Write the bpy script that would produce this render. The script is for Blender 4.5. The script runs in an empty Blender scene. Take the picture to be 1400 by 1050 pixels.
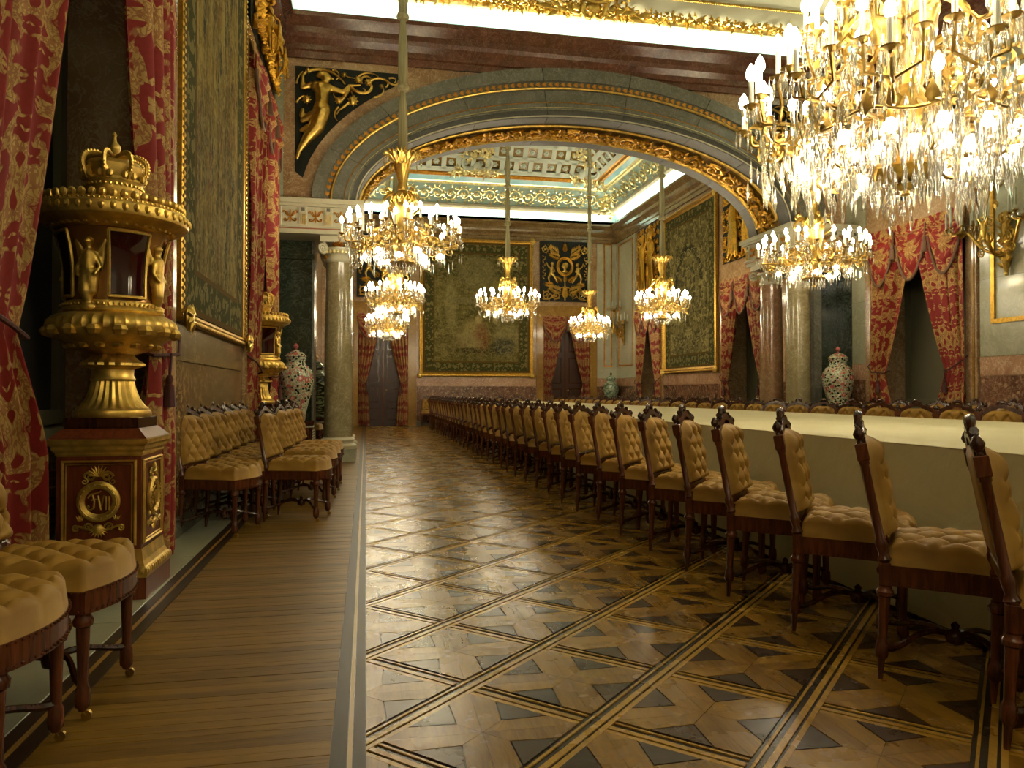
import bpy, math, random
import numpy as np
from mathutils import Vector, Matrix, Quaternion
PI = math.pi
rnd = random.Random(7)
sc = bpy.context.scene
COL = sc.collection

# ------------------------------------------------------------------ camera
cam_d = bpy.data.cameras.new('camera'); cam = bpy.data.objects.new('camera', cam_d); COL.objects.link(cam)
cam_d.sensor_fit = 'HORIZONTAL'; cam_d.sensor_width = 36.0; cam_d.lens = 1020.0 / 1400.0 * 36.0
cam_d.clip_start = 0.05; cam_d.clip_end = 200
YAW = math.atan(200.0 / 1020.0); PITCH = math.atan(13.0 / 1020.0)
cam.location = (0, 0, 1.05); cam.rotation_euler = (PI / 2 + PITCH, 0, -YAW)
sc.camera = cam
# ------------------------------------------------------------------ world, exposure
w = bpy.data.worlds.new('world'); sc.world = w; w.use_nodes = True
w.node_tree.nodes['Background'].inputs[0].default_value = (0.02, 0.022, 0.03, 1)
w.node_tree.nodes['Background'].inputs[1].default_value = 0.3
vs = sc.view_settings
vs.view_transform = 'Standard'; vs.look = 'None'; vs.gamma = 1.0; vs.use_curve_mapping = False
vs.exposure = 0.02
# ------------------------------------------------------------------ room numbers (metres)
XL, XR = -1.36, 8.40            # side walls
YF, YA, YA2, YB = -3.0, 11.70, 13.05, 24.30   # wall behind the camera, arch front, arch back, far wall
XC = 3.52                       # middle of the hall
ZC0, ZC = 6.15, 6.74            # underside and top of the cornice
COVE_P = 18.0                   # watts per metre of hidden cove lamps
BULB_P = 2.05                    # watts per chandelier lamp
def area(name, loc, rot, sx, sy, power, col):
    d = bpy.data.lights.new(name, 'AREA'); d.shape = 'RECTANGLE'; d.size = sx; d.size_y = sy; d.energy = power; d.color = col
    o = bpy.data.objects.new(name, d); COL.objects.link(o); o.location = loc; o.rotation_euler = rot
    return o
# hidden lamps lying on top of the cornice, washing the cove above (both rooms, four sides each)
CC = (1.0, .94, 0.68)
for (ya, yb) in ((YF, YA), (YA2, YB)):
    ym, ln = (ya + yb) / 2, (yb - ya) - 0.9
    xm, wx = (XL + XR) / 2, (XR - XL) - 0.9
    for nm, loc, rot, sx in (
        ('cove_lamp', (xm, yb - .22, ZC + .03), (PI + math.radians(8), 0, 0), wx),
        ('cove_lamp', (xm, ya + .22, ZC + .03), (PI - math.radians(8), 0, 0), wx),
        ('cove_lamp', (XL + .22, ym, ZC + .03), (PI + math.radians(8), 0, PI / 2), ln),
        ('cove_lamp', (XR - .22, ym, ZC + .03), (PI + math.radians(8), 0, -PI / 2), ln)):
        area(nm, loc, rot, sx, 0.10, COVE_P * sx, CC)

# ------------------------------------------------------------------ material helpers
def lin(h):
    h = h.lstrip('#'); c = [int(h[i:i + 2], 16) / 255 for i in (0, 2, 4)]
    return tuple((x / 12.92 if x <= .04045 else ((x + .055) / 1.055) ** 2.4) for x in c)
class E:
    """a socket or a number in a node tree, with arithmetic"""
    def __init__(s, T, k): s.T, s.k = T, k
    def _o(s, op, *a):
        n = s.T.nt.nodes.new('ShaderNodeMath'); n.operation = op
        for i, x in enumerate((s,) + a):
            k = x.k if isinstance(x, E) else x
            if isinstance(k, (int, float)): n.inputs[i].default_value = k
            else: s.T.nt.links.new(k, n.inputs[i])
        return E(s.T, n.outputs[0])
    def __add__(s, o): return s._o('ADD', o)
    __radd__ = __add__
    def __sub__(s, o): return s._o('SUBTRACT', o)
    def __rsub__(s, o): return E(s.T, float(o))._o('SUBTRACT', s)
    def __mul__(s, o): return s._o('MULTIPLY', o)
    __rmul__ = __mul__
    def __truediv__(s, o): return s._o('DIVIDE', o)
    def abs(s): return s._o('ABSOLUTE')
    def sin(s): return s._o('SINE')
    def cos(s): return s._o('COSINE')
    def fract(s): return s._o('FRACT')
    def floor(s): return s._o('FLOOR')
    def sqrt(s): return s._o('SQRT')
    def pow(s, p): return s._o('POWER', p)
    def gt(s, o): return s._o('GREATER_THAN', o)
    def lt(s, o): return s._o('LESS_THAN', o)
    def min(s, o): return s._o('MINIMUM', o)
    def max(s, o): return s._o('MAXIMUM', o)
    def atan2(s, o): return s._o('ARCTAN2', o)
    def clamp(s):
        r = s._o('ADD', 0.0); r.k.node.use_clamp = True; return r
    def sm(s, a, b):
        n = s.T.nt.nodes.new('ShaderNodeMapRange'); n.interpolation_type = 'SMOOTHSTEP'
        s.T.nt.links.new(s.k, n.inputs[0]); n.inputs[1].default_value = a; n.inputs[2].default_value = b
        return E(s.T, n.outputs[0])
class T:
    """a principled material under construction"""
    def __init__(s, name, **kw):
        s.m = bpy.data.materials.new(name); s.m.use_nodes = True; s.nt = s.m.node_tree
        s.b = s.nt.nodes['Principled BSDF']
        for k, v in kw.items(): s.set(k, v)
    def set(s, k, v):
        k = {'color': 'Base Color', 'rough': 'Roughness', 'metal': 'Metallic', 'spec': 'Specular IOR Level', 'coat': 'Coat Weight',
             'sheen': 'Sheen Weight', 'trans': 'Transmission Weight', 'emit': 'Emission Color', 'estr': 'Emission Strength', 'coat_r': 'Coat Roughness'}.get(k, k)
        i = s.b.inputs[k]
        if isinstance(v, E): v = v.k
        if isinstance(v, str): v = lin(v)
        if isinstance(v, tuple) and len(v) == 3: v = v + (1,)
        if hasattr(v, 'is_output'): s.nt.links.new(v, i)
        else: i.default_value = v
        return s
    def node(s, t): return s.nt.nodes.new(t)
    def co(s, kind='Object'):
        return s.node('ShaderNodeTexCoord').outputs[kind]
    def mapping(s, v, scale=(1, 1, 1), rot=(0, 0, 0), loc=(0, 0, 0)):
        n = s.node('ShaderNodeMapping'); s.nt.links.new(v, n.inputs[0])
        n.inputs['Scale'].default_value = scale; n.inputs['Rotation'].default_value = rot; n.inputs['Location'].default_value = loc
        return n.outputs[0]
    def xyz(s, v):
        n = s.node('ShaderNodeSeparateXYZ'); s.nt.links.new(v, n.inputs[0]); return [E(s, o) for o in n.outputs]
    def vec(s, x, y=0., z=0.):
        n = s.node('ShaderNodeCombineXYZ')
        for i, q in enumerate((x, y, z)):
            if isinstance(q, E): s.nt.links.new(q.k, n.inputs[i])
            else: n.inputs[i].default_value = q
        return n.outputs[0]
    def noise(s, v, scale=5., det=4., rough=.55, dist=0., out=0):
        n = s.node('ShaderNodeTexNoise'); s.nt.links.new(v, n.inputs['Vector'])
        n.inputs['Scale'].default_value = scale; n.inputs['Detail'].default_value = det
        n.inputs['Roughness'].default_value = rough; n.inputs['Distortion'].default_value = dist
        return E(s, n.outputs[out])
    def voro(s, v, scale=5., feat='F1', out='Distance', rnd_=1.):
        n = s.node('ShaderNodeTexVoronoi'); n.feature = feat; s.nt.links.new(v, n.inputs['Vector'])
        n.inputs['Scale'].default_value = scale; n.inputs['Randomness'].default_value = rnd_
        return E(s, n.outputs[out])
    def mix(s, f, a, b):
        n = s.node('ShaderNodeMix'); n.data_type = 'RGBA'
        if isinstance(f, E): s.nt.links.new(f.k, n.inputs[0])
        else: n.inputs[0].default_value = f
        for q, i in ((a, 6), (b, 7)):
            if isinstance(q, E): q = q.k
            if isinstance(q, str): q = lin(q)
            if isinstance(q, tuple): n.inputs[i].default_value = q + ((1,) if len(q) == 3 else ())
            else: s.nt.links.new(q, n.inputs[i])
        return E(s, n.outputs[2])
    def ramp(s, f, *st):
        n = s.node('ShaderNodeValToRGB'); s.nt.links.new(f.k, n.inputs[0]); e = n.color_ramp.elements
        while len(e) < len(st): e.new(.5)
        for q, (p, c) in zip(e, st): q.position = p; q.color = (lin(c) if isinstance(c, str) else c) + (1,)
        return E(s, n.outputs[0])
    def bump(s, h, dist=.01, strength=.5):
        n = s.node('ShaderNodeBump'); n.inputs['Strength'].default_value = strength; n.inputs['Distance'].default_value = dist
        s.nt.links.new(h.k, n.inputs['Height']); s.nt.links.new(n.outputs[0], s.b.inputs['Normal']); return s
    def rand(s):
        a = E(s, s.node('ShaderNodeObjectInfo').outputs['Random'])
        g = E(s, s.node('ShaderNodeNewGeometry').outputs['Random Per Island'])
        return (a + g).fract()
    def geo(s, k): return s.node('ShaderNodeNewGeometry').outputs[k]
M = {}
def marble(name, c1, c2, c3, vein, scale=1.6, rough=.16, amount=.5, breccia=0.):
    t = T(name, rough=rough); v = t.geo('Position')
    n1 = t.noise(v, scale, 6, .62, 1.2); n2 = t.noise(v, scale * 3.1, 5, .6, 2.)
    col = t.ramp(n1, (.3, c1), (.52, c2), (.75, c3))
    vn = (n2 - .5).abs().sm(.0, .035); vn2 = (t.noise(v, scale * 1.3, 4, .6, 2.5) - .5).abs().sm(0., .018)
    col = t.mix((1 - vn) * amount, col, vein); col = t.mix((1 - vn2) * amount, col, vein)
    if breccia:
        d = t.voro(t.vec(*[a + n2 * .12 for a in t.xyz(v)]), 9., 'F1', 'Distance')
        col = t.mix((1 - d.sm(.12, .38)) * breccia, col, vein)
    t.set('color', col); M[name] = t.m; return t.m
marble('salmon', '76583c', '8b6d4d', '9e8463', 'c6b08a', 1.4, .17, .32)
marble('brownmarble', '53402a', '67502f', '7a6440', 'a09060', 1.2, .2, .25)
marble('breccia', '2e1c10', '46301d', '5a4028', '96805a', 2.6, .2, .35, .75)
marble('brecciared', '3a2318', '573524', '6e4a35', 'a58a6c', 2.2, .2, .4, .6)
marble('paleglaze', '92907a', '9d9b84', 'aba994', '83816b', .7, .14, .25)
marble('greenwhite', '7b7a62', '888770', '969580', '9f9f8a', 1.1, .16, .3)
marble('darkgreen', '1c2219', '242b21', '2e372b', '5b6558', 1.2, .12, .25)
marble('greymarble', '4b4a3f', '58574b', '656357', '86857a', 1.6, .27, .32)
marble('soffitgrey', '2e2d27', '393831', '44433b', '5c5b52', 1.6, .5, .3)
marble('cornice', '3f2518', '532f20', '64402c', '80624a', 1.5, .22, .3)
marble('column', '6f6546', '7d7354', '8b8062', 'aea283', 1.3, .13, .35)
marble('columnred', '6f5038', '826044', '76694c', 'a98f70', 1.1, .13, .35)
marble('ochre', '6e4f1f', '80602a', '8f7036', 'a88c50', 1.2, .16, .25)
marble('pinkband', '7d5a45', '967258', 'a58368', 'cdb294', 1.3, .18, .35)
marble('threshold', '7c7e69', '898b76', '989a86', 'a5a692', .8, .3, .15)
marble('stonewhite', '9c967c', 'aaa48b', 'b5af98', '8f896f', 1.0, .3, .15)
def gold(name, c, rough=.3, bump=.0, sc_=40.):
    t = T(name, metal=1., rough=rough); v = t.co()
    n = t.noise(v, sc_ * .3, 3, .6)
    t.set('color', t.mix(n.sm(.35, .7), tuple(x * .62 for x in lin(c)), c))
    if bump: t.bump(t.noise(v, sc_, 3, .6), bump, .6)
    if name == 'giltbronze': t.set('metal', .82)
    M[name] = t.m
gold('gold', 'd6b25a', .33); gold('goldrich', 'd9a53c', .36, .004, 90.); gold('goldpale', 'e2d296', .34)
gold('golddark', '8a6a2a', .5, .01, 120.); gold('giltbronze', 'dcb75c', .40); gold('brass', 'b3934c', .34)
gold('goldorange', 'c98a34', .4); gold('framegold', 'c69c45', .36, .004, 70.)
T_ = T('ormolu_dark', metal=1., rough=.42, color='7a6030'); M['ormolu_dark'] = T_.m
def wood(name, c1, c2, rough=.3, scale=1., coat=.0, var=.35, axis=0, bump=0.):
    t = T(name, rough=rough, spec=.3); v = t.co('Object')
    s3 = [18 * scale] * 3; s3[axis] = 1.6 * scale
    r = t.rand()
    n = t.noise(t.mapping(v, tuple(s3)), 1.6, 5, .6, .6) + (r - .5) * var
    t.set('color', t.ramp(n, (.28, c1), (.72, c2)))
    if coat: t.set('coat', coat); t.set('coat_r', .12)
    if bump: t.bump(n, bump, .3)
    M[name] = t.m; return t
wood('mahogany', '2d140a', '64331c', .26, 2., .2, .1, 2)
wood('pedestal_wood', '451c10', '76391f', .3, 2., .2, .1, 2)
marble('dadobrown', '4a351d', '63492a', '7a5e38', 'a8905a', 1.6, .2, .4, .35)
wood('mahogany_deep', '200e08', '42200f', .24, 2., .2, .1, 2)
wood('oldoak', '533a0e', '76581e', .42, 1.6, 0., .36, 0)
wood('darkborder', '1a1009', '2a1c10', .42, 1.5, 0., .3, 1)
wood('doorwood', '23120b', '3e2214', .35, 1.2, 0., .1, 2)
t = T('inlay', rough=.34, color='8a6a2c'); M['inlay'] = t.m
def parquet(name, c1, c2, rough=.27, var=.28):
    t = T(name, spec=.32); v = t.co('Object'); p = t.geo('Position'); r = t.rand()
    n = t.noise(t.mapping(v, (40, 4, 10), (0, 0, .78)), 1.2, 4, .6, .8) + (r - .5) * var
    t.set('color', t.ramp(n, (.25, c1), (.75, c2)))
    wv = t.noise(t.mapping(p, (2.6, 9, 1)), 1., 3, .5)
    t.set('rough', (t.noise(p, 3., 4, .6) - .5) * .25 + rough)
    t.bump(wv + t.noise(p, 38., 3, .6) * .12, .012, .16); M[name] = t.m
parquet('oak_light', '5f4211', '866421'); parquet('walnut', '29190b', '412a15'); parquet('inlay_light', '80601e', 'a07c30'); parquet('bogwood', '1f170c', '31251a')
t = T('silk_beige', rough=.6, spec=.25); v = t.co(); t.set('color', t.mix(t.noise(v, 6., 3).sm(.3, .7), '7c5b20', '92702c')); t.bump(t.noise(v, 300., 2), .001, .25); M['silk_beige'] = t.m
t = T('linen', rough=.85); v = t.geo('Position'); n = t.noise(t.mapping(v, (1, 1, 1.6)), 2.2, 3, .6)
t.set('color', t.mix(n, 'a39b76', 'b2aa86')); t.bump(t.noise(v, 4., 4, .55, .5), .03, .5); M['linen'] = t.m
t = T('plaster', rough=.8, color='6b6a52'); M['plaster'] = t.m
t = T('linen_blind', rough=.9, color='55503a'); M['linen_blind'] = t.m
t = T('cove_blue', rough=.75); v = t.geo('Position'); t.set('color', t.mix(t.noise(v, 1.1, 4).sm(.35, .65), '86b9c4', 'b9d8dc')); M['cove_blue'] = t.m
t = T('ceiling_blue', rough=.75, color='93aba5'); M['ceiling_blue'] = t.m
t = T('ceiling_grey', rough=.7, color='a09d84'); M['ceiling_grey'] = t.m
t = T('stucco_white', rough=.7, color='b3b8a8'); M['stucco_white'] = t.m
t = T('dark_void', rough=.8, color='15150f'); M['dark_void'] = t.m
t = T('relief_ground', rough=.55, spec=.25); t.set('color', t.mix(t.noise(t.geo('Position'), 6., 4).sm(.4, .7), '090b07', '141911')); M['relief_ground'] = t.m
t = T('candle', rough=.5, color='d8d6c0'); M['candle'] = t.m
t = T('candle_unlit', rough=.5, color='8f937e'); M['candle_unlit'] = t.m
t = T('lamp_bulb', rough=.3, color='ffffff', emit=(1., .93, .80), estr=45.); M['bulb'] = t.m; t.m.cycles.emission_sampling = 'NONE'
t = T('crystal', rough=.03, color='f4f2e6', trans=.85); t.set('IOR', 1.55); M['crystal'] = t.m
t = T('rope_cloth', rough=.75); v = t.co(); t.set('color', t.mix(t.noise(t.mapping(v, (30, 30, 2)), 1., 3).sm(.3, .7), '7c7350', '9d9470')); M['rope_cloth'] = t.m
t = T('tassel', rough=.8); t.set('color', t.mix(t.noise(t.mapping(t.co(), (60, 60, 4)), 1., 2).sm(.3, .7), '2c0f0d', '4e221c')); M['tassel'] = t.m
t = T('fringe', rough=.8, color='5c4230'); M['fringe'] = t.m
t = T('black_metal', rough=.4, color='10100f'); M['black_metal'] = t.m
t = T('steel_trim', metal=1., rough=.25, color='9a978c'); M['steel'] = t.m
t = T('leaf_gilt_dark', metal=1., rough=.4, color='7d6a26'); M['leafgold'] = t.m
t = T('red_glass', rough=.06, color='2c0806'); M['red_glass'] = t.m
t = T('amber_lacquer', rough=.25, metal=.5, color='8a5f28'); M['amber'] = t.m
t = T('blueblack', rough=.12, color='14171c'); M['blueblack'] = t.m
t = T('painted_red', rough=.5, color='7c3a1c'); M['painted_red'] = t.m
# brocade: mirrored foliage in ochre on crimson, laid out on the cloth's own u v (metres)
def brocade(name, red1, red2, g1, g2, tw=.46, th=.92):
    t = T(name, rough=.65, spec=.2); wq = t.noise(t.co('UV'), 3., 2); u, v, _ = t.xyz(t.co('UV')); u = u + (wq - .5) * .16; v = v + (t.noise(t.co('UV'), 1.7, 2) - .5) * .34
    col = (u / tw).floor(); x = ((u / tw).fract() - .5).abs() * tw
    y = v
    yy = ((y / th).fract() - .5).abs() * th
    P = t.vec(x, y * 1., 0.)
    na = t.noise(t.vec(x, yy, .3), 7.5, 1.5, .5, .9); nb = t.noise(t.vec(x, yy, 3.7), 22., 2., .5, .6)
    # big palmette in the middle of each repeat
    dy = yy * 1.; r = (x * x + dy * dy).sqrt(); a = x.atan2(dy)
    pal = (.135 + .035 * (a * 9.).cos() - r).sm(-.004, .004)
    inner = (r - .055).abs().lt(.009).max((r - .10 - .02 * (a * 9.).cos()).abs().lt(.006))
    dy2 = yy - th * .5; r2 = (x * x + dy2 * dy2).sqrt(); a2 = x.atan2(dy2)
    pal2 = (.062 + .018 * (a2 * 6.).cos() - r2).sm(-.003, .003)
    fol = na.sm(.475, .505)
    g = fol.max(pal).max(pal2)
    lines = (nb - .5).abs().lt(.055).max(inner * pal).max((na - .60).abs().lt(.012))
    red = t.mix(t.noise(t.co('UV'), 30., 2), red1, red2); gl = t.mix(t.noise(t.vec(x, yy, 9.), 9., 3).sm(.35, .65), g1, g2)
    gl = t.mix(lines * .55, gl, red1)
    t.set('color', t.mix(g, red, gl)); t.bump(g, .002, .3); M[name] = t.m
brocade('brocade', '661613', '7e2521', '8a6e3a', 'a98d52')
brocade('brocade_far', '611b16', '77271e', '84653a', 'a0824e', .30, .6)
# tapestries: object x across, z up, metres, woven with verdure noise, border and scene blobs
def tapestry(name, W, H, kind):
    t = T(name, rough=.9, spec=.05); v = t.co('Object'); x, _, z = t.xyz(v)
    ax = x.abs(); ed = (W / 2 - ax).min(z.min(H - z))
    n1 = t.noise(v, 1.3, 6, .65, 1.); n2 = t.noise(v, 7., 5, .6, 1.); n3 = t.noise(t.mapping(v, (6, 1, .6)), 2., 4, .6, .6)
    if kind == 'drape':
        base = t.ramp(t.noise(t.mapping(v, (2.4, 1, .5), (0, .12, 0)), 2., 5, .6, .8), (.3, '3a3116'), (.45, '604f28'), (.58, '7d6a38'), (.75, '8f7d4a'))
        base = t.mix(t.noise(t.mapping(v, (3.2, 1, .9), (0, .35, 0)), 1.3, 4, .6).sm(.58, .62) * .85, base, '1c2626')
        base = t.mix(t.noise(t.mapping(v, (3.5, 1, .8), (0, -.5, 0), (3, 0, 0)), 1.3, 4, .6).sm(.60, .63) * .75, base, '63382a')
        base = t.mix((1 - (z - H * .30).abs().sm(.0, .9)) * n2.sm(.45, .6) * .55, base, '232f33')
        base = t.mix(z.lt(.75) * t.noise(v, 16., 2).sm(.4, .6) * .5, base, '3b3d22')
    elif kind == 'arch':
        base = t.ramp(n1 * .6 + n2 * .4, (.3, '2a2613'), (.45, '4c4526'), (.56, '6b6138'), (.7, '857a4c'))
        dx, dz = x, z - H * .52; r = (dx * dx * 1.5 + dz * dz).sqrt()
        base = t.mix((1 - (r - .95).abs().sm(.05, .16)) * dz.gt(0.) * .9, base, '15181a')
        base = t.mix((1 - (r - .45).abs().sm(.02, .12)) * dz.gt(0.) * .8, base, '1a2023')
        base = t.mix(((dx * 9. + (n2 - .5) * 2.).sin().abs().lt(.45)) * z.lt(H * .5) * z.gt(H * .28) * .6, base, '24241a')
        base = t.mix(z.lt(H * .26) * n2.sm(.48, .58) * .6, base, '6b6240')
    else:
        base = t.ramp(n1 * .5 + n2 * .5, (.3, '332f18'), (.5, '585029'), (.7, '766a3c'))
        n2b = t.noise(v, 3.2, 5, .7, 1.2)
        base = t.mix(z.gt(H * .74) * t.noise(v, 9., 4, .6).sm(.45, .55) * .7, base, '1d2214')
        def blob(b, cx, cz, rx, rz, c, a=.9):
            q = (n2b - .5) * .9 + (((x - cx) / rx) * ((x - cx) / rx) + ((z - cz) / rz) * ((z - cz) / rz)).sqrt() + (n2 - .5) * .9
            return t.mix((1 - q.sm(.6, 1.15)) * (n2.sm(.25, .6) * .6 + .4) * a, b, c)
        for args in ((-.85, 2.25, .22, .95, '7b7148'), (.75, 2.2, .28, .9, '5d5836'), (.0, 3.3, .75, .62, '6a6440'), (0., 2.35, 1.2, .12, '6f6742'),
                     (-.1, 1.3, .42, .5, '8a7a4c'), (.15, 1.1, .3, .55, '6b4129'), (-.35, 1.05, .5, .35, '80714a'), (1.05, 1.15, .5, .5, '7a7049'), (.9, .85, .45, .32, '23282b'),
                     (-.2, .72, .8, .1, '26200f'), (-1.0, .95, .55, .35, '5a502c'), (.05, 1.75, .13, .15, 'a08c5c'), (.62, 1.72, .12, .15, '9c8a5a')):
            base = blob(base, *args)
    sy_ = t.vec(ax, 0., z); g1 = t.noise(sy_, 4.2, 2, .5, 1.1); g2 = t.noise(t.vec(ax, 3., z), 10., 2, .5, 1.)
    k_ = .75 if kind == 'arch' else .35
    base = t.mix(g1.sm(.53, .56) * (1 - g1.sm(.62, .65)) * k_, base, '8d8152'); base = t.mix(g2.sm(.56, .60) * k_, base, '29291a')
    base = t.mix((t.noise(v, 24., 3, .6).sm(.5, .62)) * .35, base, '8a7e50')
    bw = .34
    motif = (t.voro(t.mapping(v, (1, 0, 1)), 5.5, 'F1', 'Distance', .35).lt(.30)).max(t.noise(v, 14., 2).gt(.58))
    bcol = t.mix(motif * .75, '3b3a1f', '756b41')
    base = t.mix(ed.lt(bw), base, bcol)
    base = t.mix((ed - bw).abs().lt(.022).max(ed.lt(.05)), base, '55401d')
    base = t.mix(t.noise(v, 60., 2) * .35, base, '2c2a18')
    t.set('color', base); t.bump(t.noise(v, 120., 2), .003, .4); M[name] = t.m
tapestry('tap_left', 2.6, 4.4, 'drape'); tapestry('tap_back', 3.5, 4.25, 'scene'); tapestry('tap_right', 3.1, 4.2, 'arch')
# porcelain
t = T('porcelain', rough=.12); v = t.co()
d = t.voro(v, 22., 'F1', 'Distance'); c = t.voro(v, 22., 'F1', 'Color'); cx = t.xyz(c.k)[0]
fl = t.voro(t.mapping(v, (1, 1, 1), (0, 0, 0), (.4, .2, .1)), 6.5, 'F1', 'Distance') + (t.noise(v, 26., 2) - .5) * .35
col = t.mix(d.lt(.42), t.mix(t.noise(v, 60., 2).gt(.52), 'a8a58c', '6f7a62'), t.mix(cx.gt(.55), '1a231d', t.mix(cx.gt(.3), '47604a', '9c6a5c')))
col = t.mix(fl.lt(.30), col, '92504a'); col = t.mix(fl.lt(.14), col, 'b98a78')
t.set('color', col); M['porcelain'] = t.m
t = T('porcelain_pink', rough=.15, color='8f4e4c'); M['porcelain_pink'] = t.m
t = T('porcelain_green', rough=.12); v = t.co(); t.set('color', t.mix(t.noise(v, 14., 4).sm(.4, .6), '4d6350', '8a9680')); M['porcelain_green'] = t.m
t = T('porcelain_black', rough=.12); v = t.co(); t.set('color', t.mix(t.noise(t.mapping(v, (3, 3, 9)), 3., 3).sm(.5, .6), '14160f', '6e7a55')); M['porcelain_black'] = t.m
# ------------------------------------------------------------------ mesh helpers
class MB:
    """collects shapes; build() links them as ONE mesh object"""
    def __init__(s): s.v, s.f, s.uv = [], [], None
    def add(s, V, F):
        o = len(s.v); s.v += [tuple(p) for p in V]; s.f += [tuple(i + o for i in q) for q in F]; return s
    def box(s, x0, x1, y0, y1, z0, z1, b=0.):
        if b <= 0:
            return s.add([(x, y, z) for z in (z0, z1) for y in (y0, y1) for x in (x0, x1)],
                         [(0, 2, 3, 1), (4, 5, 7, 6), (0, 1, 5, 4), (2, 6, 7, 3), (0, 4, 6, 2), (1, 3, 7, 5)])
        # chamfered top and bottom edges
        R = [(x0 + b, x1 - b, y0 + b, y1 - b, z0), (x0, x1, y0, y1, z0 + b), (x0, x1, y0, y1, z1 - b), (x0 + b, x1 - b, y0 + b, y1 - b, z1)]
        V = []; F = []
        for (a, c, d, e, z) in R: V += [(a, d, z), (c, d, z), (c, e, z), (a, e, z)]
        for k in range(3):
            for i in range(4):
                j = (i + 1) % 4; F.append((4 * k + i, 4 * k + j, 4 * k + 4 + j, 4 * k + 4 + i))
        F += [(3, 2, 1, 0), (12, 13, 14, 15)]
        return s.add(V, F)
    def lathe(s, prof, seg=24, c=(0, 0, 0), mod=None, mat=None, a0=0., a1=2 * PI):
        full = abs(a1 - a0 - 2 * PI) < 1e-6; n = seg if full else seg + 1
        V = []; F = []
        for (r, z) in prof:
            for i in range(n):
                a = a0 + (a1 - a0) * i / seg; q = r * (mod(a, z) if mod else 1.)
                p = Vector((q * math.cos(a), q * math.sin(a), z))
                if mat: p = mat @ p
                V.append((p.x + c[0], p.y + c[1], p.z + c[2]))
        for k in range(len(prof) - 1):
            for i in range(seg):
                j = (i + 1) % n; F.append((k * n + i, k * n + j, k * n + n + j, k * n + n + i))
        if full:
            if prof[0][0] > 1e-4: F.append(tuple(range(n))[::-1])
            if prof[-1][0] > 1e-4: F.append(tuple((len(prof) - 1) * n + i for i in range(n)))
        return s.add(V, F)
    def tube(s, pts, r, seg=6, closed=False, flat=None):
        pts = [Vector(p) for p in pts]; n = len(pts); R = r if isinstance(r, (list, tuple)) else [r] * n
        V = []; F = []; prev = None
        for i, p in enumerate(pts):
            d = (pts[(i + 1) % n] - pts[i - 1]) if closed else (pts[min(i + 1, n - 1)] - pts[max(i - 1, 0)])
            d = d.normalized() if d.length > 1e-9 else Vector((0, 0, 1))
            if prev is None:
                h = Vector((0, 0, 1)) if abs(d.z) < .9 else Vector((1, 0, 0)); nn = d.cross(h).normalized()
            else:
                nn = (prev - d * prev.dot(d)); nn = nn.normalized() if nn.length > 1e-6 else d.orthogonal().normalized()
            prev = nn; bb = d.cross(nn)
            for k in range(seg):
                a = 2 * PI * k / seg; q = p + (nn * math.cos(a) + bb * math.sin(a)) * R[i]
                if flat is not None: q = Vector((q.x, p.y + (q.y - p.y) * flat, q.z))
                V.append(tuple(q))
        m = n if closed else n - 1
        for i in range(m):
            i2 = (i + 1) % n
            for k in range(seg):
                k2 = (k + 1) % seg; F.append((i * seg + k, i * seg + k2, i2 * seg + k2, i2 * seg + k))
        if not closed: F += [tuple(range(seg))[::-1], tuple((n - 1) * seg + k for k in range(seg))]
        return s.add(V, F)
    def ell(s, c, r, seg=10, rings=6, mat=None):
        if not isinstance(r, (tuple, list)): r = (r, r, r)
        V = [(0, 0, -1)]; F = []
        for j in range(1, rings):
            a = -PI / 2 + PI * j / rings
            for i in range(seg):
                b = 2 * PI * i / seg; V.append((math.cos(a) * math.cos(b), math.cos(a) * math.sin(b), math.sin(a)))
        V.append((0, 0, 1)); L = len(V) - 1
        for i in range(seg):
            j = (i + 1) % seg; F.append((0, 1 + j, 1 + i)); o = 1 + (rings - 2) * seg; F.append((L, o + i, o + j))
            for k in range(rings - 2): a = 1 + k * seg; F.append((a + i, a + j, a + seg + j, a + seg + i))
        W = []
        for p in V:
            q = Vector((p[0] * r[0], p[1] * r[1], p[2] * r[2]))
            if mat: q = mat @ q
            W.append((q.x + c[0], q.y + c[1], q.z + c[2]))
        return s.add(W, F)
    def prism(s, poly, y0, y1):
        """polygon in x z, extruded from y0 (front) to y1"""
        n = len(poly); V = [(x, y0, z) for x, z in poly] + [(x, y1, z) for x, z in poly]
        F = [tuple(range(n)), tuple(range(2 * n - 1, n - 1, -1))] + [(i, n + i, n + (i + 1) % n, (i + 1) % n) for i in range(n)]
        return s.add(V, F)
    def slab(s, poly, z0, z1):
        n = len(poly); V = [(x, y, z0) for x, y in poly] + [(x, y, z1) for x, y in poly]
        F = [tuple(range(n))[::-1], tuple(range(n, 2 * n))] + [(i, (i + 1) % n, n + (i + 1) % n, n + i) for i in range(n)]
        return s.add(V, F)
    def grid(s, fn, nu, nv, closeu=False, uvfn=None):
        o = len(s.v); V = []; F = []; n = nu if closeu else nu + 1
        for j in range(nv + 1):
            for i in range(n): V.append(tuple(fn(i / nu, j / nv)))
        for j in range(nv):
            for i in range(nu): F.append((j * n + i, j * n + (i + 1) % n, (j + 1) * n + (i + 1) % n, (j + 1) * n + i))
        if uvfn:
            if s.uv is None: s.uv = [(0, 0)] * o
            s.uv += [uvfn(i / nu, j / nv) for j in range(nv + 1) for i in range(n)]
        s.add(V, F)
        return s
    def xf(s, mat, start=0):
        for i in range(start, len(s.v)): s.v[i] = tuple(mat @ Vector(s.v[i]))
        return s
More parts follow.
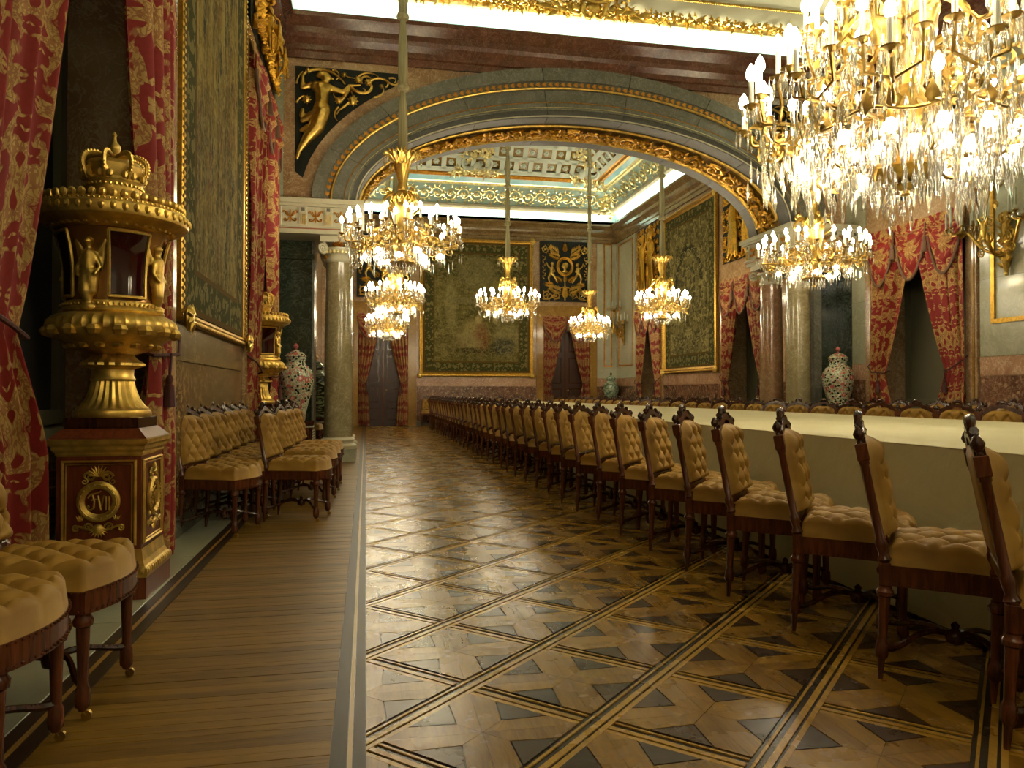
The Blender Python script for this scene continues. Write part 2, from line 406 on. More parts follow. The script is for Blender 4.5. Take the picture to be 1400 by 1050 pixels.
    def mesh(s, name, mat, smooth=True, ang=40):
        me = bpy.data.meshes.new(name); me.from_pydata(s.v, [], s.f)
        if s.uv is not None:
            s.uv += [(0, 0)] * (len(s.v) - len(s.uv)); l = me.uv_layers.new(name='UVMap')
            vi = np.zeros(len(me.loops), dtype=np.int32); me.loops.foreach_get('vertex_index', vi)
            l.data.foreach_set('uv', np.array(s.uv, dtype=np.float32)[vi].ravel())
        me.update(); me.validate()
        if smooth:
            me.polygons.foreach_set('use_smooth', [True] * len(me.polygons))
            if ang < 180: me.set_sharp_from_angle(angle=math.radians(ang))
        if mat: me.materials.append(M[mat] if isinstance(mat, str) else mat)
        return me
    def build(s, name, mat, parent=None, smooth=True, ang=40, loc=None, rotz=0.):
        o = bpy.data.objects.new(name, s.mesh(name, mat, smooth, ang)); COL.objects.link(o)
        if parent: o.parent = parent
        if loc: o.location = loc
        if rotz: o.rotation_euler = (0, 0, rotz)
        return o
def inst(name, me, parent=None, loc=(0, 0, 0), rot=None, scl=None):
    o = bpy.data.objects.new(name, me); COL.objects.link(o); o.location = loc
    if parent: o.parent = parent
    if rot is not None: o.rotation_euler = rot
    if scl is not None: o.scale = scl
    return o
def tag(o, label=None, cat=None, group=None, kind=None):
    if label: o['label'] = label
    if cat: o['category'] = cat
    if group: o['group'] = group
    if kind: o['kind'] = kind
    return o
def thing(name, label, cat, loc=(0, 0, 0), rotz=0., group=None):
    o = bpy.data.objects.new(name, None); COL.objects.link(o); o.empty_display_size = .1
    o.location = loc; o.rotation_euler = (0, 0, rotz); return tag(o, label, cat, group)
def copy_tree(o, parent=None):
    c = o.copy(); COL.objects.link(c); c.parent = parent
    for ch in o.children: copy_tree(ch, c)
    return c
def dup(root, loc, rotz=0., label=None, group=None):
    c = copy_tree(root); c.location = loc; c.rotation_euler = (0, 0, rotz)
    if label: c['label'] = label
    if group: c['group'] = group
    return c
def struct(name, mb, mat, parent=None, **k):
    o = mb.build(name, mat, parent, **k)
    if not parent: o['kind'] = 'structure'
    return o
def clip(poly, nx, ny, c):
    """keep the side nx*x + ny*y >= c"""
    out = []
    for i, p in enumerate(poly):
        q = poly[(i + 1) % len(poly)]; a = nx * p[0] + ny * p[1] - c; b = nx * q[0] + ny * q[1] - c
        if a >= 0: out.append(p)
        if (a >= 0) != (b >= 0): t = a / (a - b); out.append((p[0] + (q[0] - p[0]) * t, p[1] + (q[1] - p[1]) * t))
    return out
RIGHT, LEFT, BACK = -PI / 2, PI / 2, 0.      # turns that hang a thing (front -y) on a wall
def leaf(mb, c, ang, L, W, up=.012, n=(0, 1, 0)):
    """a small pointed leaf lying in the x z plane, raised towards -y"""
    ca, sa = math.cos(ang), math.sin(ang)
    P = [(0, 0, 0), (.35, .5, -.4), (1, 0, -.25), (.35, -.5, -.4), (.4, 0, -1), (.0, 0, .0)]
    V = []
    for (a, b, h) in P[:5]: V.append((c[0] + (a * L) * ca - (b * W) * sa, c[1] + h * up, c[2] + (a * L) * sa + (b * W) * ca))
    mb.add(V, [(0, 4, 1), (1, 4, 2), (2, 4, 3), (3, 4, 0)])
def spiral(cx, cz, r, turns, a0, sgn=1, n=None, r1=.12):
    n = n or max(8, int(12 * turns)); P = []
    for i in range(n + 1):
        t = i / n; a = a0 + sgn * turns * 2 * PI * t; q = r * (1 - (1 - r1) * t); P.append((cx + q * math.cos(a), cz + q * math.sin(a)))
    return P
def bez(*P, n=14):
    out = []
    for i in range(n + 1):
        t = i / n; Q = [Vector(p) for p in P]
        while len(Q) > 1: Q = [Q[k].lerp(Q[k + 1], t) for k in range(len(Q) - 1)]
        out.append(tuple(Q[0]))
    return out
def blobmesh(name, mat, caps, ells, voxel=.012, smooth_it=4):
    """one continuous figure: tapered limbs and rounded masses fused with a voxel remesh"""
    mb = MB()
    for (p, q, r0, r1) in caps:
        p, q = Vector(p), Vector(q); k = 5
        mb.tube([p.lerp(q, i / k) for i in range(k + 1)], [r0 + (r1 - r0) * i / k for i in range(k + 1)], 10)
        mb.ell(p, r0, 10, 6); mb.ell(q, r1, 10, 6)
    for (c, r) in ells: mb.ell(c, r, 12, 8)
    me = mb.mesh(name + '_src', None, False); o = bpy.data.objects.new('tmp', me); COL.objects.link(o)
    m = o.modifiers.new('r', 'REMESH'); m.mode = 'VOXEL'; m.voxel_size = voxel
    m2 = o.modifiers.new('s', 'SMOOTH'); m2.iterations = smooth_it; m2.factor = .5
    dg = bpy.context.evaluated_depsgraph_get(); dg.update()
    out = bpy.data.meshes.new_from_object(o.evaluated_get(dg)); out.name = name
    bpy.data.objects.remove(o); bpy.data.meshes.remove(me)
    out.polygons.foreach_set('use_smooth', [True] * len(out.polygons)); out.materials.clear(); out.materials.append(M[mat])
    return out

# ------------------------------------------------------------------ floor
fl = struct('floor', MB().box(XL - .9, XR + .9, YF - .2, YB + .2, -.12, -.004), 'bogwood', smooth=False)
# parquet: diamonds on a 0.37 m lattice, each with eight oak pieces, four walnut triangles, woven inlay bands between
D = .37; X0, Y0 = -.012, 3.04; S = D * math.sqrt(2); HB = .046; IN = S / 2 - HB
r45 = Matrix.Rotation(PI / 4, 2)
oakq = [(IN, IN), (.105, IN), (0, IN - .115), (0, 0)]
oakm = [(IN, IN), (0, 0), (IN - .115, 0), (IN, .105)]
tri = [(.099, IN), (0, IN - .108), (-.099, IN)][::-1]
G_ = .0008
def shrink(poly):
    cx = sum(p[0] for p in poly) / len(poly); cy = sum(p[1] for p in poly) / len(poly)
    return [(cx + (x - cx) * .992, cy + (y - cy) * .992) for x, y in poly]
pieces = []      # (distance, kind, world polygon)
strips = ((-.046, -.028), (-.018, .003), (.024, .033))
for m in range(-1, 25):
    for n in range(-5, 60):
        if (m + n) % 2: continue
        # diamond whose LEFT corner is node (m, n): centre one step right
        cx, cy = X0 + D * (m + 1), Y0 + D * n
        for k in range(4):
            a = PI / 4 + k * PI / 2; ca, sa = math.cos(a), math.sin(a)
            for kind, pl in (('oak_piece', oakq), ('oak_piece', oakm), ('walnut_triangle', tri)):
                pieces.append((kind, [(cx + x * ca - y * sa, cy + x * sa + y * ca) for x, y in shrink(pl)]))
        nx, ny = X0 + D * m, Y0 + D * n
        for sgn in (1, -1):
            dx, dy = math.cos(PI / 4 * sgn), math.sin(PI / 4 * sgn); px, py = -dy, dx
            for (a, b) in strips:
                l0, l1 = (.0, S) if sgn > 0 else (.048, S - .048)
                pieces.append(('inlay_strip', [(nx + dx * l + px * q, ny + dy * l + py * q) for l, q in ((l0, a), (l1, a), (l1, b), (l0, b))]))
clipped = []
for kind, pl in pieces:
    for args in ((1, 0, .004), (-1, 0, -(XR - .02)), (0, 1, -1.0), (0, -1, -(YB - .02))):
        if pl: pl = clip(pl, *args)
    if len(pl) >= 3:
        ar = abs(sum(pl[i][0] * pl[(i + 1) % len(pl)][1] - pl[(i + 1) % len(pl)][0] * pl[i][1] for i in range(len(pl)))) / 2
        if ar < 2e-5: continue
        c = (sum(p[0] for p in pl) / len(pl), sum(p[1] for p in pl) / len(pl))
        hid = c[1] < 1.9 or (c[0] - .2) > .95 * c[1] + .1 or c[0] > 2.35    # out of view or under the seats
        clipped.append((kind, pl, c[1] + (50 if hid else 0), c))
PM = {'oak_piece': 'oak_light', 'walnut_triangle': 'walnut', 'inlay_strip': 'inlay_light'}
for kind in PM:
    L = sorted([q for q in clipped if q[0] == kind], key=lambda q: q[2])
    for q in L[:290]:
        c = q[3]; MB().slab([(x - c[0], y - c[1]) for x, y in q[1]], -.006, 0.).build(kind, PM[kind], fl, False, loc=(c[0], c[1], 0))
    mb = MB()
    for q in L[290:]: mb.slab(q[1], -.006, 0.)
    o = mb.build(kind + '_field', PM[kind], fl, False); o['kind'] = 'stuff'
# border between parquet and the plank walk
MB().box(-.098, -.052, -1., YB, -.006, .0).build('border_strip', 'darkborder', fl, False)
MB().box(-.050, -.036, -1., YB, -.006, .0005).build('inlay_line', 'inlay', fl, False)
MB().box(-.034, .002, -1., YB, -.006, .0).build('border_strip', 'darkborder', fl, False)
y = 1.2; k = 0
while y < YB - .1:
    wd = rnd.uniform(.042, .062)
    if y + wd < 2.0: y += wd; continue
    if y < 13:
        MB().box(-.955, -.100, y + .001, y + wd - .001, -.006, rnd.uniform(-.0012, .0004)).build('plank', 'oldoak', fl, False)
    y += wd
mb = MB(); y = 13.
while y < YB: mb.box(-1.36, -.1, y, y + .07, -.006, 0.); y += .072
mb.build('plank_field', 'oldoak', fl, False)['kind'] = 'stuff'
for x0, x1, mt, z in ((-1.075, -1.028, 'darkborder', .004), (-1.026, -1.010, 'inlay', .0045), (-1.008, -.957, 'darkborder', .003)):
    MB().box(x0, x1, -1., 11.6, -.006, z).build('edge_strip', mt, fl, False)
y = -.5
while y < 11.5:
    MB().box(-1.95, -1.077, y + .002, y + 1.396, -.006, .006, .002).build('marble_slab', 'threshold', fl, False); y += 1.4

# ------------------------------------------------------------------ side walls with window bays
def wb(side, s0, s1, d0, d1, z0, z1, name=None, mat=None, parent=None, mb=None, b=0.):
    """box on a wall: s along the wall, d out of the wall into the room"""
    a = {'L': (XL + d0, XL + d1, s0, s1), 'R': (XR - d1, XR - d0, s0, s1), 'B': (s0, s1, YB - d1, YB - d0), 'A': (s0, s1, YA - d1, YA - d0), 'F': (s0, s1, YF + d0, YF + d1)}[side]
    m = mb or MB(); m.box(*a, z0, z1, b)
    return m if mb is not None else m.build(name, mat, parent, False)
def wall(name, side, a, b, openings, mat):
    m = MB(); s = a
    for (o0, o1, zt) in openings:
        wb(side, s, o0, -.7, 0, 0, 9.4, mb=m); wb(side, o0, o1, -.7, 0, zt, 9.4, mb=m); s = o1
    wb(side, s, b, -.7, 0, 0, 9.4, mb=m)
    return struct(name, m, mat, smooth=False)
WL = wall('wall_left', 'L', YF, YB, [(2.80, 5.30, 5.05), (8.90, 11.20, 5.05), (14.6, 16.6, 5.05)], 'salmon')
WR = wall('wall_right', 'R', YF, YB, [(1.0, 3.2, 3.7), (9.15, 11.10, 3.70), (14.40, 16.45, 3.70), (20.30, 22.15, 3.70)], 'salmon')
WB = wall('wall_back', 'B', XL - .7, XR + .7, [(-.22, 1.32, 3.62), (5.85, 7.42, 3.62)], 'salmon')
WF = struct('wall_front', MB().box(XL - .7, XR + .7, YF - .3, YF, 0, 9.4), 'paleglaze', smooth=False)
# dado, bands and facing slabs
def dado(W, side, s0, s1, lo='breccia', hi='pinkband'):
    wb(side, s0, s1, 0, .030, .0, .16, 'plinth_slab', 'greymarble', W)
    wb(side, s0, s1, 0, .020, .165, 1.285, 'dado_slab', lo, W)
    wb(side, s0, s1, 0, .024, 1.295, 1.55, 'dado_band', hi, W)
dado(WL, 'L', 5.62, 8.66, 'dadobrown', 'brownmarble'); dado(WL, 'L', 11.3, 11.68); dado(WL, 'L', -1., 2.5, 'breccia', 'brownmarble')
for a, b in ((5.33, 5.60), (2.52, 2.78), (8.67, 8.88), (11.22, 11.40)):
    wb('L', a, b, 0, .05, 0, 5.30, 'window_jamb', 'salmon', WL)
    wb('L', a + .03, a + .055, .05, .062, 0, 5.2, 'jamb_bead', 'ochre', WL)
for a, b in ((2.52, 5.60), (8.67, 11.4)): wb('L', a, b, 0, .06, 5.08, 5.25, 'window_head', 'salmon', WL)
wb('L', 11.42, 11.69, 0, .03, 1.56, 6.14, 'pale_slab', 'greenwhite', WL)
wb('L', 5.62, 8.65, 0, .015, 1.56, 6.14, 'wall_slab', 'brownmarble', WL)
# right wall of the near room: pale panels, pink window surround
for a, b in ((11.32, 11.69), (6.2, 8.92)):
    dado(WR, 'R', a, b, 'brecciared', 'pinkband')
    n = max(1, round((b - a) / 1.4))
    for k in range(n):
        for z0, z1 in ((1.56, 2.62), (2.625, 4.2), (4.205, 6.12)):
            wb('R', a + (b - a) * k / n + .002, a + (b - a) * (k + 1) / n - .002, 0, .02, z0, z1, 'marble_slab', 'greenwhite', WR)
for a, b in ((11.12, 11.30), (8.94, 9.13), (14.18, 14.38), (16.47, 16.6), (20.16, 20.29), (22.16, 22.35)):
    wb('R', a, b, 0, .05, 0, 3.86, 'window_jamb', 'salmon', WR)
    wb('R', a + .04, a + .07, .05, .065, 0, 3.8, 'jamb_bead', 'ochre', WR)
for a, b in ((8.94, 11.30), (14.18, 16.6), (20.16, 22.35)): wb('R', a, b, 0, .06, 3.72, 3.90, 'window_head', 'salmon', WR)
dado(WR, 'R', 16.62, 20.14, 'brecciared'); dado(WR, 'R', 22.37, YB, 'brecciared'); dado(WR, 'R', YA2, 14.16, 'brecciared')
wb('R', 22.40, YB - .01, 0, .03, 1.56, 6.14, 'pale_slab', 'paleglaze', WR)
for a, b, c, d_ in ((22.62, 24.0, 1.95, 2.0), (22.62, 24.0, 6.0, 6.05)): wb('R', a, b, .03, .045, c, d_, 'gilt_fillet', 'goldorange', WR)
for a in (22.62, 23.95): wb('R', a, a + .05, .03, .043, 2.001, 5.999, 'gilt_fillet', 'goldorange', WR)
# gilt framed mirror-like panel on the pale wall nearest the window
for a, b, c, d_ in ((6.6, 8.71, 2.0, 2.06), (6.6, 8.71, 5.4, 5.46)): wb('R', a, b, .02, .05, c, d_, 'gilt_fillet', 'framegold', WR)
for a in (6.6, 8.65): wb('R', a, a + .06, .02, .048, 2.061, 5.399, 'gilt_fillet', 'framegold', WR)
# back wall
dado(WB, 'B', 1.62, 5.58, 'brecciared'); dado(WB, 'B', 7.68, XR, 'brecciared')
for a, b in ((-.50, -.24), (1.34, 1.60), (5.60, 5.83), (7.44, 7.68)):
    wb('B', a, b, 0, .07, 0, 3.78, 'door_jamb', 'ochre', WB); wb('B', a + .05, b - .05, .07, .085, .3, 3.6, 'jamb_panel', 'ochre', WB)
for a, b in ((-.50, 1.60), (5.60, 7.68)): wb('B', a, b, 0, .08, 3.64, 3.98, 'door_head', 'ochre', WB); wb('B', a, b, .08, .10, 3.9, 3.98, 'door_cap', 'ochre', WB)
wb('B', 7.70, XR - .02, 0, .03, 1.56, 6.14, 'pale_slab', 'paleglaze', WB)
for a, b, c, d_ in ((7.94, 8.24, 1.95, 2.0), (7.94, 8.24, 6.1, 6.14)): wb('B', a, b, .03, .045, c, d_, 'gilt_fillet', 'goldorange', WB)
for a in (7.94, 8.20): wb('B', a, a + .04, .03, .043, 2.001, 6.099, 'gilt_fillet', 'goldorange', WB)
# windows set back in the bays, with drawn linen blinds; radiator grilles in the left bays
nwin = 0
def window(side, s0, s1, zt, blind, grille=False):
    global nwin; nwin += 1
    W = struct('window_%d' % nwin, wb(side, s0, s1, -.68, -.62, 0, zt, mb=MB()), 'plaster', smooth=False)
    ws = (s1 - s0)
    for a, b, c, d_ in ((s0, s0 + .09, .951, zt - .101), (s1 - .09, s1, .951, zt - .101), (s0, s1, .86, .95), (s0, s1, zt - .1, zt), (s0 + ws / 2 - .05, s0 + ws / 2 + .05, .951, zt - .101)):
        wb(side, a, b, -.62, -.55, c, d_, 'window_frame', 'linen_blind', W)
    for k in (0, 1):
        a = s0 + .09 + k * (ws / 2 - .04)
        wb(side, a, a + ws / 2 - .14, -.61, -.60, .95, zt - .1, 'blind', blind, W)
    wb(side, s0 + .05, s1 - .05, -.62, -.50, .12, .84, 'sill_panel', 'plaster', W)
    if grille:
        g0, g1 = s0 + .35, s1 - .35
        wb(side, g0, g1, -.50, -.47, .2, .78, 'grille_backing', 'black_metal', W)
        for k in range(int((g1 - g0) / .05)):
            wb(side, g0 + .05 * k, g0 + .05 * k + .012, -.47, -.46, .22, .76, 'grille_bar', 'ormolu_dark', W)
        for k in range(11): wb(side, g0, g1, -.46, -.452, .24 + .05 * k, .25 + .05 * k, 'grille_bar', 'ormolu_dark', W)
window('L', 2.80, 5.30, 5.05, 'dark_void', True); window('L', 8.90, 11.20, 5.05, 'dark_void'); window('L', 14.6, 16.6, 5.05, 'dark_void')
for a, b in ((9.15, 11.10), (14.40, 16.45), (20.30, 22.15)): window('R', a, b, 3.70, 'linen_blind')
# panelled double doors at the far end
for nd, (a, b) in enumerate(((-.22, 1.32), (5.85, 7.42))):
    Dr = struct('door_%d' % (nd + 1), wb('B', a, b, -.3, -.22, 0, 3.62, mb=MB()), 'doorwood', smooth=False)
    for k in (0, 1):
        l0 = a + k * (b - a) / 2 + .012; l1 = l0 + (b - a) / 2 - .024
        lf = wb('B', l0, l1, -.22, -.19, .01, 3.6, 'door_leaf', 'doorwood', Dr)
        for z0, z1 in ((.15, .62), (.72, 1.25), (1.35, 2.3), (2.42, 3.4)):
            for j, (p, q) in enumerate(((.11, .0), (.16, .012), (.23, -.004))):
                wb('B', l0 + p, l1 - p, -.19, -.175 + q, z0 + p - .08, z1 - p + .08, 'door_panel', ('mahogany_deep', 'doorwood', 'mahogany')[j], lf)
    wb('B', a + (b - a) / 2 - .03, a + (b - a) / 2 + .03, -.19, -.15, .0, 3.6, 'astragal', 'mahogany', Dr)
    MB().ell(((a + b) / 2 + .1, YB + .17, 1.15), .03).build('door_knob', 'brass', Dr)
# ------------------------------------------------------------------ cornice, cove and ceilings (mitred runs round each room)
def ringrun(ya, yb, prof):
    """profile of (d, z) points carried round the room's four walls"""
    V = []; F = []
    for (d, z) in prof: V += [(XL + d, ya + d, z), (XR - d, ya + d, z), (XR - d, yb - d, z), (XL + d, yb - d, z)]
    for k in range(len(prof) - 1):
        for i in range(4):
            j = (i + 1) % 4; F.append((4 * k + j, 4 * k + i, 4 * k + 4 + i, 4 * k + 4 + j))
    return MB().add(V, F)
CE = struct('ceiling', MB().box(XL - .7, XR + .7, YF - .3, YB + .3, 9.4, 9.6), 'ceiling_grey', smooth=False)
for tn, (ya, yb) in enumerate(((YF, YA), (YA2, YB))):
    ringrun(ya, yb, [(0, ZC0), (.05, ZC0), (.05, ZC0 + .10), (.08, ZC0 + .12), (.08, ZC0 + .20), (.16, ZC0 + .27), (.18, ZC0 + .33), (.18, ZC0 + .42), (.27, ZC0 + .50), (.30, ZC0 + .53), (.30, ZC), (.02, ZC - .02)]).build('cornice_moulding', 'cornice' if tn == 0 else 'brownmarble', CE, False)
    ringrun(ya, yb, [(0, ZC - .05), (0, ZC + .16), (.05, ZC + .30), (.12, ZC + .40)]).build('cove_wash', 'cove_blue', CE, True, 60)
# near room: dark edge, garland, grey raking panel with rope mouldings
na = (YF, YA)
ringrun(*na, [(.10, ZC + .38), (.22, ZC + .36), (.26, ZC + .44), (.30, ZC + .46)]).build('edge_moulding', 'goldpale', CE, False)
ringrun(*na, [(.28, ZC + .45), (1.9, ZC + 1.65), (1.9, 9.4)]).build('raking_panel', 'ceiling_grey', CE, False)
def on_rake(yb, s, t_, off=.0):      # a point on the raking panel above the arch: s along x, t_ 0..1 up the slope
    return (s, yb - (.28 + 1.62 * t_) - off * .6, ZC + .45 + 1.2 * t_ - off * .8)
for tt in (.16, .34, .62):
    mb = MB(); n = 220
    for i in range(n):
        x = XL + .3 + 1.62 * tt + (XR - XL - .6 - 3.24 * tt) * i / (n - 1)
        p = on_rake(YA, x, tt, .01); mb.ell(p, (.030, .022, .026), 6, 4, Matrix.Rotation(.6, 3, 'Y'))
    mb.build('rope_moulding', 'gold', CE)['kind'] = 'stuff'
# garland of gilt leaves along the edge above the arch
mb = MB(); rg = random.Random(3)
x = XL + .45
while x < XR - .45:
    b = Vector((x, YA - .34, ZC + .40))
    for k in range(7):
        a = rg.uniform(0, 2 * PI); q = b + Vector((rg.uniform(-.05, .05), rg.uniform(-.06, .03), rg.uniform(-.06, .06)))
        st = len(mb.v); leaf(mb, (0, 0, 0), 0, rg.uniform(.09, .15), .055, .02)
        mb.xf(Matrix.Translation(q) @ Matrix.Rotation(a, 4, 'Y') @ Matrix.Rotation(rg.uniform(-.7, .7), 4, 'X') @ Matrix.Rotation(rg.uniform(-.6, .6), 4, 'Z'), st)
    mb.ell(b + Vector((rg.uniform(-.03, .03), -.05, rg.uniform(-.05, .03))), .028, 6, 4)
    x += .075
mb.build('leaf_garland', 'gold', CE, True, 30)['kind'] = 'stuff'
# oval cartouche with scrolls above the crown of the arch, palmettes in the corners
def cartouche(cx, w, name='cartouche'):
    mb = MB(); y0 = YA - .42; z0 = ZC + .40
    for k in range(2):
        R = (.36 + .07 * k) * w
        mb.tube([(cx + R * math.cos(a), y0 - .35 - .45 * math.sin(a) * .5, z0 + .42 + .30 * math.sin(a) * w + 0.) for a in [2 * PI * i / 28 for i in range(28)]], .035 - .01 * k, 7, True)
    for sg in (-1, 1):
        P = [(cx + sg * .05, y0 - .02, z0 - .16), (cx + sg * .20, y0 - .06, z0 - .16), (cx + sg * .22, y0 - .05, z0 - .02), (cx + sg * .08, y0 - .06, z0), (cx + sg * .20, y0 - .1, z0 + .10), (cx + sg * .45, y0 - .2, z0 + .30), (cx + sg * .52, y0 - .3, z0 + .55)]
        mb.tube(bez(*P, n=22), [.045 - .02 * abs(i / 22 - .5) for i in range(23)], 7)
        for a0, rr, px, pz in ((0, .10, .10, -.10), (PI, .09, .30, -.02), (.5, .12, .48, .1)):
            mb.tube([(cx + sg * (px + q[0]), y0 - .05, z0 + pz + q[1]) for q in spiral(0, 0, rr * w, 1.4, a0)], [.03 - .018 * i / 17 for i in range(len(spiral(0, 0, 1, 1.4, a0)))], 6)
        for k in range(12):
            st = len(mb.v); leaf(mb, (0, 0, 0), 0, .24, .08, .03)
            mb.xf(Matrix.Translation((cx + sg * (.1 + .06 * k), y0 - .03 - .01 * (k % 3), z0 - .10 + .02 * (k % 4))) @ Matrix.Rotation((PI if sg < 0 else 0) + rg.uniform(-.9, .6) * sg, 4, 'Y'), st)
    mb.ell((cx, y0 - .05, z0 + .02), (.12, .06, .12), 10, 6); mb.ell((cx, y0 - .35, z0 + .42), (.3 * w, .1, .2), 14, 8)
    return mb.build(name, 'gold', CE)
cartouche(XC, 1.25)
for sx, cx in ((1, XL + .5), (-1, XR - .5)):
    mb = MB()
    for k in range(26):
        st = len(mb.v); leaf(mb, (0, 0, 0), 0, rg.uniform(.2, .34), .10, .03)
        mb.xf(Matrix.Translation((cx + rg.uniform(-.12, .12), YA - .5 + rg.uniform(-.15, .1), ZC + .42 + rg.uniform(-.14, .16))) @ Matrix.Rotation(rg.uniform(-1., 1.) + (0 if sx > 0 else PI), 4, 'Y') @ Matrix.Rotation(rg.uniform(-.5, .5), 4, 'X'), st)
    for q in (.10, .17, .24):
        mb.tube([(cx + sx * (q - .2) + p[0], YA - .48, ZC + .42 + p[1]) for p in spiral(0, 0, q, .8, PI / 2, sx, r1=.5)], .022, 6)
    mb.build('corner_palmette', 'gold', CE)
# far room: mouldings, blue frieze with gilt scrolls, raking coffers
fr = (YA2, YB)
ringrun(*fr, [(.10, ZC + .36), (.30, ZC + .33), (.33, ZC + .40), (.33, ZC + .47), (.26, ZC + .50)]).build('edge_moulding', 'stonewhite', CE, False)
ringrun(*fr, [(.26, ZC + .49), (.60, ZC + 1.02)]).build('frieze', 'ceiling_blue', CE, False)
ringrun(*fr, [(.58, ZC + 1.01), (.70, ZC + 1.00), (.72, ZC + 1.05), (.76, ZC + 1.07)]).build('upper_moulding', 'goldpale', CE, False)
ringrun(*fr, [(.76, ZC + 1.07), (.86, ZC + 1.20)]).build('blue_fillet', 'cove_blue', CE, False)
ringrun(*fr, [(.85, ZC + 1.19), (.95, ZC + 1.18), (.97, ZC + 1.26), (1.02, ZC + 1.30)]).build('coffer_moulding', 'goldorange', CE, False)
ringrun(*fr, [(1.10, ZC + 1.46), (2.35, 9.4 + .1)]).build('coffer_ground', 'ochre', CE, False)
dz_, dd_ = 9.4 - (ZC + 1.30), 1.25; SL = math.hypot(dz_, dd_); tl = math.atan2(dz_, dd_)
def rakemat(side, s, t_, off=0.):
    """frame on the raking coffered slope: local x along the wall, z up the slope, -y out of the surface"""
    d = 1.02 + dd_ * t_ / SL; z = ZC + 1.30 + dz_ * t_ / SL
    base = {'B': Matrix.Translation((s, YB - d, z)), 'R': Matrix.Translation((XR - d, s, z)) @ Matrix.Rotation(-PI / 2, 4, 'Z'), 'L': Matrix.Translation((XL + d, s, z)) @ Matrix.Rotation(PI / 2, 4, 'Z')}[side]
    return base @ Matrix.Rotation(PI / 2 - tl, 4, 'X') @ Matrix.Translation((0, -off, 0))
PIT = .46
for side in 'BRL':
    s0, s1 = (XL, XR) if side == 'B' else (YA2, YB)
    ribs = MB(); ros = MB(); fr_ = MB()
    for j in range(4):
        t0 = .06 + j * PIT; ins = 1.02 + dd_ * t0 / SL
        n = int((s1 - s0 - 2 * ins) / PIT); c0 = (s0 + s1) / 2
        for i in range(n + 1):
            s = c0 + (i - n / 2) * PIT
            st = len(ribs.v); ribs.box(-.075, .075, -.01, .07, -PIT / 2, PIT / 2); ribs.xf(rakemat(side, s - PIT / 2, t0 + PIT / 2), st)
            st = len(ribs.v); ribs.box(-PIT / 2, PIT / 2, -.01, .07, -.075, .075); ribs.xf(rakemat(side, s, t0), st)
            if j < 3 or True:
                st = len(ros.v)
                for k in range(6): a = k * PI / 3; ros.ell((.062 * math.cos(a), .03, .062 * math.sin(a)), (.040, .03, .040), 6, 4)
                ros.ell((0, .0, 0), (.035, .03, .035), 6, 4)
                ros.xf(rakemat(side, s, t0 + PIT / 2), st)
                st = len(fr_.v); fr_.tube([(-.165, .03, -.165), (.165, .03, -.165), (.165, .03, .165), (-.165, .03, .165)], .018, 4, True); fr_.xf(rakemat(side, s, t0 + PIT / 2), st)
    ribs.build('coffer_ribs', 'stucco_white', CE, False)['kind'] = 'stuff'; ros.build('coffer_rosettes', 'stucco_white', CE)['kind'] = 'stuff'; fr_.build('coffer_beads', 'leafgold', CE)['kind'] = 'stuff'
def friezemat(side, s, t_=.5):
    d = .26 + .34 * t_; z = ZC + .49 + .53 * t_
    base = {'B': Matrix.Translation((s, YB - d, z)), 'R': Matrix.Translation((XR - d, s, z)) @ Matrix.Rotation(-PI / 2, 4, 'Z'), 'L': Matrix.Translation((XL + d, s, z)) @ Matrix.Rotation(PI / 2, 4, 'Z')}[side]
    return base @ Matrix.Rotation(math.atan2(.34, .53), 4, 'X')
unit = MB()
unit.tube([(x, -.03, z) for x, z in spiral(0, 0, .22, 1.5, PI, 1)], [.030 - .012 * i / 18 for i in range(19)], 5)
for k in range(9):
    a = PI + k * .55; leaf(unit, (.2 * math.cos(a), -.03, .2 * math.sin(a)), a + .6, .14, .07, .03)
unit.ell((0, -.05, 0), (.06, .04, .06), 7, 5)
for k in range(5): leaf(unit, (0, -.06, 0), k * 1.256, .1, .05, .02)
me_u = unit.mesh('scroll_unit', 'goldpale')
for side in 'BRL':
    s0, s1 = (XL + .6, XR - .6) if side == 'B' else (YA2 + .6, YB - .6); n = int((s1 - s0) / .42)
    mb = MB()
    for i in range(n + 1):
        st = len(mb.v); mb.add(unit.v, unit.f)
        mb.xf(friezemat(side, s0 + (s1 - s0) * i / n) @ Matrix.Scale(-1 if i % 2 else 1, 4, (0, 0, 1)) @ Matrix.Rotation(0, 4, 'Y'), st)
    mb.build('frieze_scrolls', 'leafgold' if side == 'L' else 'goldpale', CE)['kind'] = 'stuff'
# sculpted clusters: vase with scrolls in the middle of the far side, reclining group in the far right corner
def cluster(mt, w, h, vase=True, seed=1):
    rg2 = random.Random(seed); a_ = MB(); b_ = MB()
    for sg in (-1, 1):
        b_.tube([(sg * p[0], -.10, p[1]) for p in bez((.08, -.05, 0), (.8 * w, -.3 * h, 0), (.8 * w, .5 * h, 0), (.25 * w, .5 * h, 0), (.36 * w, .15 * h, 0), n=20)], [.06 - .03 * i / 20 for i in range(21)], 7)
    b_.ell((0, -.12, 0), (.16 * w, .10, .2 * h), 10, 6)
    for k in range(170):
        st = len(a_.v); leaf(a_, (0, 0, 0), 0, rg2.uniform(.12, .24), .09, .03)
        u = rg2.uniform(-1, 1); zz = rg2.choice((rg2.uniform(-.32, -.15), rg2.uniform(.35, .95))) * h
        a_.xf(Matrix.Translation((u * w * (1. if zz < 0 else .55), -.10 - rg2.uniform(0, .12), zz)) @ Matrix.Rotation(rg2.uniform(0, 6.28), 4, 'Y') @ Matrix.Rotation(rg2.uniform(-.6, .6), 4, 'X'), st)
    for m_, nm, q in ((a_, 'gilt_foliage', 'goldpale'), (b_, 'stucco_scroll', 'stucco_white')):
        m_.xf(mt); m_.build(nm, q, CE)
